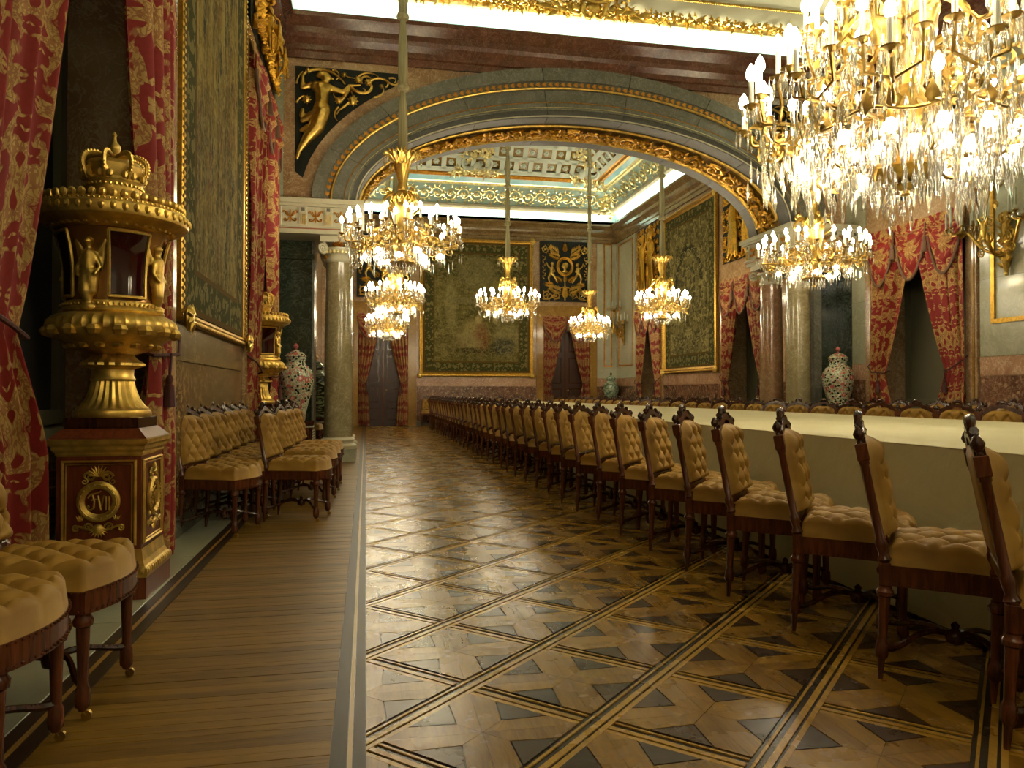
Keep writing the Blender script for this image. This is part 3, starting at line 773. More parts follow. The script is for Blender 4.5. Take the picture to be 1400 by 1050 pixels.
cluster(rakemat('B', 3.4, .25), .75, .75, seed=4); cluster(rakemat('B', XR - 1.5, .2) @ Matrix.Rotation(-.5, 4, 'Z'), .8, .9, seed=5)
cluster(rakemat('R', 17.8, .25), .75, .75, seed=6); cluster(rakemat('L', 18.6, .25), .75, .75, seed=8)
mb = MB()
for k in range(60):
    st = len(mb.v); leaf(mb, (0, 0, 0), 0, rg.uniform(.12, .26), .09, .03)
    mb.xf(Matrix.Translation((XR - .45 + rg.uniform(-.35, .2), YB - .45 + rg.uniform(-.3, .15), ZC + .55 + rg.uniform(-.3, .45))) @ Matrix.Rotation(rg.uniform(0, 6.28), 4, 'Y') @ Matrix.Rotation(rg.uniform(-.8, .8), 4, 'X'), st)
mb.build('corner_foliage', 'goldpale', CE)
# ------------------------------------------------------------------ the arch wall between the two rooms
ZS = 3.97; EA, EB = 3.65, 1.57
def ep(th, o=0., z0=ZS):
    return (XC + (EA + o) * math.cos(th), z0 + (EB + o * 1.14) * math.sin(th))
NA_ = 96
def ringbox(o0, o1, y0, y1, t0=0., t1=PI, n=NA_):
    V = []; F = []
    for i in range(n + 1):
        th = t0 + (t1 - t0) * i / n; a = ep(th, o0); b = ep(th, o1)
        V += [(a[0], y0, a[1]), (b[0], y0, b[1]), (b[0], y1, b[1]), (a[0], y1, a[1])]
    for i in range(n):
        for k in range(4):
            j = (k + 1) % 4; F.append((4 * i + k, 4 * i + j, 4 * i + 4 + j, 4 * i + 4 + k))
    F += [(3, 2, 1, 0), (4 * n, 4 * n + 1, 4 * n + 2, 4 * n + 3)]
    return MB().add(V, F)
# masonry above the arch
V = []; F = []; ot = .10
for i in range(NA_ + 1):
    a = ep(PI * i / NA_, ot); V += [(a[0], YA, a[1]), (a[0], YA, 9.4), (a[0], YA2, 9.4), (a[0], YA2, a[1])]
for i in range(NA_):
    for k in range(4): F.append((4 * i + k, 4 * i + (k + 1) % 4, 4 * i + 4 + (k + 1) % 4, 4 * i + 4 + k))
mb = MB().add(V, F)
e0, e1 = ep(PI, ot)[0], ep(0, ot)[0]
mb.box(XL, e0, YA, YA2, ZS, 9.4); mb.box(e1, XR, YA, YA2, ZS, 9.4)
WA = struct('wall_arch', mb, 'salmon', smooth=False)
NJ = 9
for j in range(NJ):          # each grey marble ring is laid in voussoirs
    t0, t1 = PI * j / NJ + .0012, PI * (j + 1) / NJ - .0012; nn = 14
    ringbox(.50, .68, YA - .10, YA + .05, t0, t1, nn).build('voussoir', 'greymarble', WA, True, 30)
    ringbox(.385, .51, YA - .06, YA + .05, t0, t1, nn).build('voussoir', 'greymarble', WA, True, 30)
    ringbox(.19, .39, YA - .035, YA + .05, t0, t1, nn).build('voussoir', 'greymarble', WA, True, 30)
    ringbox(.10, .20, YA - .05, YA + .05, t0, t1, nn).build('voussoir', 'greymarble', WA, True, 30)
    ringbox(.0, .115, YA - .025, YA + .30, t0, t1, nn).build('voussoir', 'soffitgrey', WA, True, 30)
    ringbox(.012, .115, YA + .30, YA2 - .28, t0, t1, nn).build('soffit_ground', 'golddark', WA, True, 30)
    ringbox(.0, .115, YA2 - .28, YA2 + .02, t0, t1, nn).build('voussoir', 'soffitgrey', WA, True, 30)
def arcpts(o, y, t0=.0, t1=PI, n=NA_): return [(lambda q: (q[0], y, q[1]))(ep(t0 + (t1 - t0) * i / n, o)) for i in range(n + 1)]
MB().tube(arcpts(.398, YA - .075), .020, 8).build('gilt_rod', 'gold', WA)
MB().tube(arcpts(.205, YA - .052), .007, 5).build('gilt_fillet', 'goldorange', WA)
MB().tube(arcpts(.135, YA - .055), .006, 5).build('gilt_fillet', 'goldpale', WA)
MB().tube(arcpts(.02, YA - .03), .012, 5).build('arris', 'stonewhite', WA)
# chain of gilt hearts round the ring
ht = MB(); ht.prism([(0, -.042), (.034, .0), (.03, .03), (.012, .034), (0, .018), (-.012, .034), (-.03, .03), (-.034, 0)], -.016, 0)
hm = ht.mesh('gilt_heart', 'goldorange', False)
Lh = []; th = .0
while th < PI - .004:
    p = ep(th, .455); q = ep(th + .001, .455); Lh.append((p, math.atan2(q[1] - p[1], q[0] - p[0]))); sp = math.hypot(q[0] - p[0], q[1] - p[1]) / .001; th += .105 / sp
for i, (p, a) in enumerate(Lh):
    inst('gilt_heart', hm, WA, (p[0], YA - .06, p[1]), (0, -a - PI / 2, 0))
# gilt scrollwork of the soffit between two rods
for y in (YA + .34, YA2 - .32): MB().tube(arcpts(-.006, y, .10, PI - .10), .026, 8).build('soffit_rod', 'gold', WA)
for y in (YA + .39, YA2 - .37): MB().tube(arcpts(.0, y, .105, PI - .105), .012, 6).build('soffit_bead', 'goldrich', WA)
for tt in (.10, PI - .10):
    p = ep(tt, -.006); MB().tube([(p[0], YA + .33, p[1]), (p[0], YA2 - .31, p[1])], .026, 8).build('soffit_rod', 'gold', WA)
    p = ep(tt + (.016 if tt < 1 else -.016), -.002); MB().tube([(p[0], YA + .35, p[1]), (p[0], YA2 - .33, p[1])], .018, 8).build('soffit_bead', 'goldrich', WA)
scr = MB(); rs = random.Random(11); th = .13; k = 0; ym = (YA + YA2) / 2 + .01
while th < PI - .13:
    p = ep(th, 0.); q = ep(th + .001, 0.); tx, tz = q[0] - p[0], q[1] - p[1]; l = math.hypot(tx, tz); tx /= l; tz /= l
    st = len(scr.v)
    sg = 1 if k % 2 else -1
    scr.tube([(x, -.03, z) for x, z in spiral(0, sg * .02, .19, 1.6, rs.uniform(0, 6), sg)], [.030 - .012 * i / 19 for i in range(20)], 5)
    for j in range(9):
        a = j * .7; leaf(scr, (.16 * math.cos(a), -.03, .16 * math.sin(a)), a + rs.uniform(.2, 1.2), rs.uniform(.10, .16), .07, .05)
    scr.ell((0, -.05, 0), (.05, .05, .05), 7, 5)
    for j in range(5): scr.ell((rs.uniform(-.2, .2), -.04, rs.uniform(-.24, .24)), rs.uniform(.02, .042), 6, 4)
    # local x along arc, local z across (world y), -y inward (down)
    nx, nz = -tz, tx
    mt = Matrix(((tx, nx * -1, 0, p[0]), (0, 0, 1, ym), (tz, nz * -1, 0, p[1]), (0, 0, 0, 1)))
    # -y of the unit must point to the opening's inside
    if (mt @ Vector((0, -1, 0)) - Vector((p[0], ym, p[1]))).dot(Vector((XC - p[0], 0, ZS - p[1]))) < 0:
        mt = Matrix(((tx, nx, 0, p[0]), (0, 0, 1, ym), (tz, nz, 0, p[1]), (0, 0, 0, 1)))
    scr.xf(mt, st); th += .33 / (l / .001); k += 1
scr.build('soffit_scrollwork', 'goldrich', WA)['kind'] = 'stuff'
# pale strips at the outer ends, frame slabs round the spandrels
for a, b in ((XL, XL + .13), (XR - .13, XR)): wb('A', a, b, 0, .02, ZS, ZC0, 'pale_slab', 'greenwhite', WA)
# entablature blocks and piers
def entab(x0, x1, inner):
    E_ = struct('trim_%d' % (1 if inner > 0 else 2), MB().box(x0, x1, YA - .12, YA2 + .12, 3.46, ZS - .02), 'stonewhite', smooth=False)
    xi = x1 if inner > 0 else x0; sg = 1 if inner > 0 else -1
    def run(o, z0, z1, nm, mt):
        a, b = (x0, x1 + o) if inner > 0 else (x0 - o, x1)
        MB().box(a, b, YA - .12 - o, YA2 + .12 + o, z0, z1).build(nm, mt, E_, False)
    run(.03, 3.555, 3.575, 'fillet', 'stonewhite'); run(.012, 3.525, 3.54, 'gilt_line', 'painted_red'); run(.06, 3.86, 3.90, 'cornice_step', 'stonewhite'); run(.10, 3.90, 3.97, 'cornice_step', 'stonewhite')
    def ornament(mt4):
        tb = MB(); tb.box(-.055, .055, -.035, 0, -.14, .14); o = tb; o.xf(mt4); o.build('triglyph', 'stonewhite', E_, False)
        b = MB().box(-.026, .026, -.038, -.03, .075, .125); b.xf(mt4); b.build('square_boss', 'greymarble', E_, False)
        g = MB()
        for q in (-.03, 0., .03): g.box(q - .008, q + .008, -.042, -.03, -.13, .03)
        g.xf(mt4); g.build('gilt_flute', 'gold', E_, False)
    def mono(mt4):
        g = MB(); g.tube([(0, -.012, -.09), (0, -.012, .09)], [.012, .012], 5)
        for sx in (-1, 1):
            g.tube([(sx * p[0], -.012, p[1]) for p in bez((.008, -.02, 0), (.03, -.10, 0), (.12, -.10, 0), (.10, -.02, 0), (.06, -.045, 0))], .010, 5)
            g.tube([(sx * p[0], -.012, p[1]) for p in bez((.005, .0, 0), (.10, .0, 0), (.03, .09, 0), (.12, .10, 0), (.10, .045, 0))], .010, 5)
            g.tube([(sx * .02, -.012, .0), (sx * .05, -.012, .07)], .009, 5)
        g.xf(mt4); g.build('frieze_monogram', 'goldorange', E_)
    n = max(2, round((x1 - x0) / .40)); zf = 3.715
    for i in range(n + 1):
        s = x0 + .06 + (x1 - x0 - .12) * i / n; ornament(Matrix.Translation((s, YA - .12, zf)))
        if i < n: mono(Matrix.Translation((s + (x1 - x0 - .12) / n / 2, YA - .12, zf)))
    for i in range(5):
        y = YA - .02 + (YA2 - YA + .04) * i / 4
        mt4 = Matrix.Translation((xi, y, zf)) @ Matrix.Rotation(PI / 2 if inner > 0 else -PI / 2, 4, 'Z')
        ornament(mt4)
        if i < 4: mono(Matrix.Translation((0, (YA2 - YA + .04) / 8, 0)) @ mt4)
    return E_
entab(XL, -.13, 1); entab(2 * XC + .13, XR, -1)
for sd, W_ in (('L', WL), ('R', WR)): wb(sd, YA + .02, YA2, 0, .015, 0, 3.44, 'green_slab', 'darkgreen', W_)
wb_ = MB().box(XL, -.82, 12.15, 12.60, 0, 3.46); P1 = struct('wall_pier', wb_, 'darkgreen', smooth=False)
MB().box(-.835, -.80, 12.10, 12.65, 0, 3.46).build('pier_edge', 'greymarble', P1, False)
MB().box(XL, -.80, 12.08, 12.16, 3.16, 3.24).build('pier_moulding', 'darkgreen', P1, False); MB().box(XL, -.80, 12.08, 12.16, 0, .2).build('pier_plinth', 'greymarble', P1, False)
P2 = struct('wall_pier_right', MB().box(2 * XC + .86, XR, 12.15, 12.60, 0, 3.46), 'darkgreen', smooth=False)
MB().box(2 * XC + .80, 2 * XC + .95, 12.00, 12.70, 0, 3.46).build('pier_edge', 'greymarble', P2, False)
def column(x, y, nm, mt, label):
    C_ = thing('marble_column', label, 'column', (x, y, 0)); C_['kind'] = 'structure'
    MB().box(-.275, .275, -.275, .275, 0, .19).build('plinth', 'greenwhite', C_, False)
    MB().lathe([(.27, .19), (.285, .215), (.285, .245), (.265, .265), (.235, .275), (.232, .30), (.245, .315), (.255, .335), (.245, .355), (.225, .365), (.222, .38)], 36).build('base', 'stonewhite', C_)
    MB().lathe([(.218, .38), (.216, .8), (.213, 1.5), (.205, 2.3), (.192, 3.08), (.192, 3.10)], 40).build('shaft', mt, C_)
    cp = MB().lathe([(.196, 3.08), (.21, 3.10), (.21, 3.13), (.196, 3.15), (.20, 3.20), (.25, 3.27), (.25, 3.30)], 32)
    cp.box(-.27, .27, -.27, .27, 3.37, 3.46); cp.build('capital', 'stonewhite', C_)
    e = MB()
    for i in range(24):
        a = 2 * PI * i / 24; e.ell((.235 * math.cos(a), .235 * math.sin(a), 3.235), (.022, .022, .035), 6, 4)
    e.build('egg_moulding', 'goldpale', C_)
    for sx in (-1, 1):
        for sy in (-1, 1):
            v_ = MB(); v_.tube([(p[0], p[1]) and (p[0], 0, p[1]) for p in spiral(0, 0, .095, 2.2, PI / 2, sx)], [.024 - .012 * i / 26 for i in range(27)], 6)
            v_.ell((0, 0, 0), (.025, .03, .025), 8, 5)
            v_.xf(Matrix.Translation((sx * .235, sy * .235, 3.275)) @ Matrix.Rotation(sx * sy * PI / 4 * (1 if sy < 0 else 1), 4, 'Z'))
            v_.build('volute', 'stonewhite', C_)
    g = MB()
    for sy in (-1, 1):
        for k in range(7): leaf(g, (0, sy * .255, 3.30), PI / 2 + (k - 3) * .4, .12, .05, .03 * -sy if sy > 0 else .03)
        for sx in (-1, 1): leaf(g, (sx * .18, sy * .22, 3.18), -PI / 2, .09, .05, .03)
    g.build('gilt_mask', 'goldorange', C_)
    return C_
column(-.42, 11.96, 0, 'column', 'olive veined marble column with Ionic capital beside the plank walk')
column(-.42, 12.80, 1, 'column', 'marble column standing hidden behind the olive column by the plank walk')
column(2 * XC + .42, 11.90, 2, 'column', 'olive marble column beside the tall flowered jar and dark green pier')
column(2 * XC + .42, 12.78, 3, 'columnred', 'reddish streaked marble column next to the curtained window of far room')
# ------------------------------------------------------------------ the dining chair (faces +x, origin on the floor under the seat)
def tuft(a, b, pu, pv, A=.016):
    u, v = a / pu, b / pv; p, q = u + v, u - v
    a_, b_ = abs(math.sin(PI * p)), abs(math.sin(PI * q)); d = min(a_, b_)
    return A * ((d + 1e-6) ** .42 - 1) - A * .55 * math.exp(-(a_ * a_ + b_ * b_) * 5)
def lathe_along(mb, p0, p1, prof, seg=10):
    """turned profile (r, t) along the line p0 p1"""
    p0, p1 = Vector(p0), Vector(p1); d = p1 - p0; q = d.normalized().to_track_quat('Z', 'Y').to_matrix().to_4x4(); L = d.length
    st = len(mb.v); mb.lathe([(r, t * L) for r, t in prof], seg); mb.xf(Matrix.Translation(p0) @ q, st)
LEG = [(.009, 0), (.013, .20), (.015, .22), (.022, .24), (.024, .30), (.022, .38), (.016, .41), (.016, .45), (.021, .88), (.030, .90), (.032, .94), (.024, .97), (.024, 1.)]
def make_chair():
    t = thing('dining_chair', 'x', 'chair')
    BX, TX, W, FW = -.235, -.315, .185, .20
    # seat: bowed front, tufted top
    def outline(u, v):     # u 0..1 across (y), v 0..1 front to back (x)
        wy = (FW + .022) * (1 - v) + (W + .005) * v
        y = (u * 2 - 1) * wy
        xf = .245 - .055 * (u * 2 - 1) ** 2
        return xf * (1 - v) + (BX + .012) * v, y
    s = MB()
    def top(u, v):
        u2 = min(max((u - .06) / .88, 0), 1); v2 = min(max((v - .06) / .88, 0), 1)
        x, y = outline(u2, v2); e = min(u2, 1 - u2, v2, 1 - v2); rim = min(1, e / .10)
        z = .465 + .052 * (1 - (1 - rim) ** 2.2) + .012 * math.sin(PI * u2) * math.sin(PI * v2)
        z += tuft(x, y, .150, .130, .037) * min(1, e / .12)
        if u < .06 or u > .94 or v < .06 or v > .94: z = .418
        return x, y, z
    s.grid(top, 52, 52); s.build('seat_cushion', 'silk_beige', t, True, 180)
    # frame
    r = MB(); n = 10; front = [outline(i / n, 0) for i in range(n + 1)]
    pl = [(x + .004, y) for x, y in front] + [(BX + .01, W + .006), (BX + .01, -W - .006)]
    r.slab([(x, y) for x, y in pl], .345, .42); r.build('seat_rail', 'mahogany', t, False)
    nl = MB()
    path = [(BX + .01, -W - .008)] + [(x + .006, y * 1.01) for x, y in front] + [(BX + .01, W + .008)]
    for i in range(len(path) - 1):
        a, b = Vector(path[i]), Vector(path[i + 1]); k = max(1, int((b - a).length / .022))
        for j in range(k): p = a.lerp(b, j / k); nl.ell((p.x, p.y, .355), .0055, 5, 3); nl.ell((p.x, p.y, .415), .0045, 5, 3)
    nl.build('nail_trim', 'mahogany', t)['kind'] = 'stuff'
    # back posts in one run from foot to finial
    for sy in (-1, 1):
        b = MB(); lathe_along(b, (BX - .018, sy * W, 0), (BX, sy * W, .345), LEG)
        b.box(BX - .020, BX + .020, sy * W - .020, sy * W + .020, .345, .43, .003)
        lathe_along(b, (BX, sy * W, .43), (TX + .012, sy * W, .80), [(.020, 0), (.026, .03), (.016, .08), (.022, .16), (.022, .2), (.016, .23), (.015, .95), (.019, .97), (.019, 1.)])
        st = len(b.v); b.box(-.021, .021, -.021, .021, 0, .065, .003); b.xf(Matrix.Translation((TX + .012, sy * W, .80)) @ Matrix.Rotation(-.18, 4, 'Y'), st)
        o = b.build('back_post', 'mahogany', t)
        f = MB(); lathe_along(f, (TX, sy * W, .865), (TX - .010, sy * W, .925), [(.010, 0), (.008, .15), (.018, .35), (.021, .55), (.014, .8), (.004, 1.)], 8); f.build('finial', 'mahogany_deep', o)
    # padded back, tufted towards the sitter
    p = MB(); zb, zt = .520, .885
    def lean(z): return BX + (TX - BX) * (z - .43) / (.86 - .43)
    def pad(u, v, side):
        u2 = min(max((u - .07) / .86, 0), 1); v2 = min(max((v - .05) / .9, 0), 1)
        yy = (u2 * 2 - 1); z = zb + (zt - zb) * v2
        wy = W - .020
        if v2 > .70: wy *= math.sqrt(max(0, 1 - ((v2 - .70) / .335) ** 2))
        y = yy * wy; e = min(u2, 1 - u2, v2, 1 - v2); rim = min(1, e / .12); bul = 1 - (1 - rim) ** 2.2
        if side: th = .012 + .058 * bul + tuft(y, z - .01, .115, .150, .042) * min(1, e / .14)
        else: th = -.010 - .014 * bul
        if (u < .07 or u > .93 or v < .05 or v > .95): th = 0
        return lean(z) + th + .004, y, z
    p.grid(lambda u, v: pad(u, v, 1), 44, 56); p.grid(lambda u, v: pad(1 - u, v, 0), 14, 14)
    p.build('back_cushion', 'silk_beige', t, True, 180)
    lr = MB(); x = lean(.50); lr.box(x - .014, x + .016, -W + .015, W - .015, .478, .518, .004); lr.build('lower_rail', 'mahogany', t, False)
    # crest: arched rail with scrolled ears and a pierced knob
    c = MB(); arc = []
    for i in range(17):
        y = -W + .02 + (2 * W - .04) * i / 16; q = abs(y) / W
        arc.append((y, .868 + .060 * math.cos(q * PI / 2) ** .7 + (.014 if q < .3 else 0)))
    low = [(y, z - .034 - .012 * (abs(y) / W)) for y, z in arc][::-1]
    st = len(c.v); c.prism(arc + low, -.016, .016)
    c.xf(Matrix(((0, 1, 0, 0), (1, 0, 0, 0), (0, 0, 1, 0), (0, 0, 0, 1))), st)
    for i in range(st, len(c.v)): q = c.v[i]; c.v[i] = (q[0] + lean(q[2]) + .004, q[1], q[2])
    xt = lean(.95)
    for sy in (-1, 1): c.tube([(lean(.9) + .0, sy * (.10 + a), .905 + b) for a, b in spiral(0, 0, .030, 1.1, PI / 2, -sy)], [.014 - .008 * i / 13 for i in range(14)], 6)
    c.tube([(xt + .004, .040 * math.cos(a), .938 + .030 * math.sin(a)) for a in [PI * i / 12 for i in range(13)]], [.012 + .006 * math.sin(PI * i / 12) for i in range(13)], 7)
    for sy in (-1, 1): leaf(c, (xt - .01, sy * .04, .925), 0, .03, .03)
    c.build('crest_rail', 'mahogany_deep', t)
    # front legs on casters, crossed stretcher with a turned boss
    for sy in (-1, 1):
        b = MB(); lathe_along(b, (.175, sy * FW * .93, .030), (.175, sy * FW * .93, .345), [(.012, 0)] + [(r, (q - .2) / .8) for r, q in LEG[2:]]); o = b.build('front_leg', 'mahogany', t)
        k = MB(); k.lathe([(.016, -.006), (.016, .006)], 12, mat=Matrix.Rotation(PI / 2, 3, 'X').to_4x4(), c=(.188, sy * FW * .93, .016)); k.tube([(.175, sy * FW * .93, .035), (.186, sy * FW * .93, .018)], .007, 6); k.build('caster', 'brass', o)
    x_ = MB()
    for sy in (-1, 1):
        for ex, ey in ((BX, W), (.175, FW * .93)):
            x_.tube(bez((ex, sy * ey, .115), (ex * .7, sy * ey * .85, .10), (ex * .5, sy * .02, .20), (0, 0, .135), n=10), [.014 - .003 * math.sin(PI * i / 10) for i in range(11)], 6)
    x_.lathe([(.0, .10), (.030, .115), (.034, .135), (.026, .155), (.012, .165), (.016, .18), (.0, .195)], 10); x_.build('stretcher', 'mahogany_deep', t)
    return t
chair0 = make_chair(); used0 = [False]
def put_chair(x, y, rz, label, group):
    if not used0[0]:
        used0[0] = True; c = chair0; c.location = (x, y, 0); c.rotation_euler = (0, 0, rz); c['label'] = label; c['group'] = group; return c
    return dup(chair0, (x, y, 0), rz, label, group)
rc = random.Random(5)
AR = -.70
for k in range(37):
    y = 1.90 - .02 + .563 * k
    lb = 'tufted beige dining chair standing at an angle in the aisle row beside the white table'
    if k == 36: lb = 'last dining chair of the aisle row, nearest the far doors'
    put_chair(2.170 + rc.uniform(-.012, .012), y, AR + rc.uniform(-.05, .05), lb, 'chairs along the aisle side of the table')
for k in range(34):
    put_chair(5.70 + rc.uniform(-.02, .02), 3.6 + .575 * k, PI + .55 + rc.uniform(-.05, .05), 'tufted beige dining chair whose back rises beyond the far edge of the white table', 'chairs along the far side of the table')
# spare chairs set against the walls
for (x, y, rz, lb) in ((-1.09, 2.30, .0, 'tufted beige chair before the brocade curtain, farther from the gilt crowned urn'), (-1.055, 2.83, -.06, 'tufted beige chair on casters right beside the pedestal of the crowned urn')):
    put_chair(x, y, rz, lb, 'chairs in front of the near curtain')
for k, y in enumerate((5.97, 6.44, 6.91, 7.42, 7.89, 8.36)):
    put_chair(-1.045, y, -.34 + rc.uniform(-.05, .05), 'tufted beige chair in the row backed against the marble dado under the tapestry' if k else 'tufted beige chair heading the wall row, next to the curtain and dado', 'chairs under the large tapestry')
for k, y in enumerate((6.52, 7.55, 8.15, 8.75)):
    put_chair(-.53 + .01 * k, y, -.22 + rc.uniform(-.05, .05), 'tufted beige chair in the outer row standing on the plank walk', 'chairs on the plank walk')
for k in range(8):
    put_chair(7.84, 6.3 + .62 * k + (.2 if k > 5 else 0), PI + rc.uniform(-.06, .06), 'tufted beige chair along the marble wall opposite, behind the far row of diners', 'chairs along the opposite wall')
for k in range(8): put_chair(7.84, 14.6 + .95 * k, PI + rc.uniform(-.06, .06), 'tufted beige chair against the window wall of the far room', 'chairs along the opposite wall')
for x in (1.95,): put_chair(x, 23.95, -PI / 2, 'tufted beige chair against the back wall beside the left door frame', None)
for x in (3.15, 3.75, 4.35, 4.95): put_chair(x, 23.95, -PI / 2, 'tufted beige chair against the back wall under the scene tapestry', 'chairs under the back tapestry')

# ------------------------------------------------------------------ the long table under its linen
T0, T1, TY0, TY1, TZ = 2.53, 5.30, 1.2, 22.9, .810
tb = thing('banquet_table', 'very long banquet table covered to the floor in cream linen', 'table', ((T0 + T1) / 2, (TY0 + TY1) / 2, 0))
hx, hy = (T1 - T0) / 2, (TY1 - TY0) / 2
cl = MB(); rr = random.Random(9); per = []
def cloth(u, v):
    # u round the perimeter, v 0 = top edge, 1 = hem
    Lp = 2 * (2 * hx + 2 * hy); s = u * Lp
    if s < 2 * hy: x, y, nx, ny = -hx, hy - s, -1, 0
    elif s < 2 * hy + 2 * hx: x, y, nx, ny = -hx + (s - 2 * hy), -hy, 0, -1
    elif s < 4 * hy + 2 * hx: x, y, nx, ny = hx, -hy + (s - 2 * hy - 2 * hx), 1, 0
    else: x, y, nx, ny = hx - (s - 4 * hy - 2 * hx), hy, 0, 1
    w_ = v * .035 * (.5 + .5 * math.sin(s * 7.1) * math.sin(s * 1.7 + 1)) + v * .02
    e = 0
    return x + nx * (w_ - e), y + ny * (w_ - e), TZ - .78 * v - (0 if v > 0 else -.0)
cl.grid(cloth, 560, 8, closeu=True)
o = cl.build('cloth_skirt', 'linen', tb, True, 60)
tp = MB().box(-hx - .002, hx + .002, -hy - .002, hy + .002, TZ - .005, TZ + .002, .002); tp.build('cloth_top', 'linen', tb, False)
for sy in (-.95, -.6, -.2, .2, .6, .95):
    for sx in (-1, 1): MB().lathe([(.05, .0), (.05, .1), (.035, .2), (.045, .6), (.05, .78)], 10, c=(sx * (hx - .3), sy * hy, 0)).build('leg', 'mahogany', tb)
# ------------------------------------------------------------------ curtains (local: x across, front -y, z up)
def drape(sg, xo, xi, zT, zt, wt_, zb=.03, nf=5.5, amp=.05, mat='brocade', seed=0, nu=90, nv=60, cw=1.6):
    """sg: side of the opening (-1 left, 1 right); xo outer edge, xi inner edge at the top, gathered at height zt to width wt_"""
    rq = random.Random(seed); ph = rq.uniform(0, 6); full = abs(xo - xi)
    def f(u, v):
        z = zT + (zb - zT) * v
        if z > zt: q = ((z - zt) / (zT - zt)); wd = wt_ + (full - wt_) * (q ** .85); tight = .35 + .65 * q ** .5
        else: q = (zt - z) / (zt - zb); wd = wt_ * (1 + .28 * min(1, q * 3)) + .06 * q; tight = .35 + .65 * min(1, q * 2.5)
        inward = 1 if xi > xo else -1
        lean_ = 0 if z < zt else 0
        x = xo + inward * u * wd
        k = 2 * PI * nf * u + ph + .5 * math.sin(z * 1.3 + seed)
        y = -amp * tight * (math.sin(k) + .35 * math.sin(2.1 * k + 1.)) - .10 - .03 * math.sin(u * PI)
        x += .35 * amp * math.cos(k) * tight
        return x, y, z
    return MB().grid(f, nu, nv, uvfn=lambda u, v: (u * cw, (zT + (zb - zT) * v)))
def tassel(mb, x, y, z, s=1.):
    mb.lathe([(.0, .0), (.02 * s, -.01 * s), (.028 * s, -.04 * s), (.018 * s, -.07 * s), (.034 * s, -.085 * s), (.045 * s, -.24 * s), (.0, -.245 * s)], 12, c=(x, y, z), mod=lambda a, zz: 1 + .08 * math.cos(9 * a))
def window_dressing(loc, rz, W, zT, zt, where, mat='brocade', hi=True, swags=3, gap=.04, wt_=.32, top_drop=.42, far=False):
    """two tied curtains and a swagged valance; each a thing of its own"""
    hw = W / 2; nu, nv = (110, 90) if hi else (60, 40)
    wt0 = wt_
    for sg, nm in ((-1, 'left'), (1, 'right')):
        near1 = sg < 0 and rz == LEFT and loc[1] < 5; wt_ = .60 if near1 else wt0
        c = thing('curtain', '%s %s' % ('red and ochre brocade curtain tied back', where[sg]), 'curtain', (loc[0] - (.11 if near1 else 0), loc[1], 0), rz, 'red brocade curtains')
        drape(sg, sg * hw, .34 if near1 else sg * gap, zT - .12, zt, wt_, mat=mat, seed=int(W * 10) + sg, nu=nu, nv=nv, cw=hw * 1.9, amp=.068 if not far else .05, nf=(5.5 if far else 4.3)).build('drape', mat, c, True, 180)
        tbk = MB(); xm = sg * (hw - wt_ / 2)
        tbk.tube([(sg * (hw + .01), -.02, zt + .22), (sg * (hw - .02), -.17, zt + .10), (xm, -.215, zt + .0), (sg * (hw - wt_ - .03), -.13, zt - .02), (sg * (hw - wt_ - .02), -.02, zt + .02)], .011, 7)
        ob = tbk.build('tieback_cord', 'tassel', c)
        q = MB(); xk = xm - sg * .12; q.tube([(xk, -.20, zt), (xk, -.19, zt - .14)], .008, 6); tassel(q, xk, -.19, zt - .13, .85); 
        if not (hi and sg < 0 and rz == LEFT): q.build('tassel', 'tassel', ob)
    v = thing('valance', 'swagged red brocade valance with tasselled fringe %s' % where[0], 'valance', loc, rz, 'brocade valances')
    bd = MB().grid(lambda u, w_: ((u * 2 - 1) * (hw + .03), -.13 - .012 * math.sin(u * 60), zT - .30 * w_), 60, 4, uvfn=lambda u, w_: (u * W * 1.1, -.3 * w_)); bd.build('pelmet_band', mat, v, True, 180)
    sw = (2 * hw + .06) / swags
    for k in range(swags):
        x0 = -hw - .03 + sw * k; s_ = MB(); fn = []
        def swg(u, w_, x0=x0):
            sag = math.sin(PI * u) ** .8; x = x0 + sw * (.03 + .94 * u)
            z = zT - .10 - (.10 + (top_drop + .10) * w_) * sag * (.25 + .75 * w_) - .06 * w_ * (1 - sag) - .14 * w_
            y = -.155 - .03 * math.sin(w_ * 5.2 * 2 * PI) * sag - .07 * math.sin(PI * u) * math.sin(PI * min(1, w_ * 1.1))
            return x, y, z
        s_.grid(swg, 26, 30, uvfn=lambda u, w_: (u * sw * 1.2 + .2, w_ * .8)); ob = s_.build('swag', mat, v, True, 180)
        fr = MB(); P = [swg(i / 26, 1.) for i in range(27)]; fr.tube([(p[0], p[1], p[2] - .012) for p in P], .022, 6)
        fr.build('fringe', 'fringe', ob)
        if k < swags - 1:
            j = MB(); xx = x0 + sw; tassel(j, xx, -.20, zT - .30, 1.0); j.tube([(xx, -.18, zT - .1), (xx, -.20, zT - .30)], .012, 6); j.build('tassel', 'fringe', v)
    return v
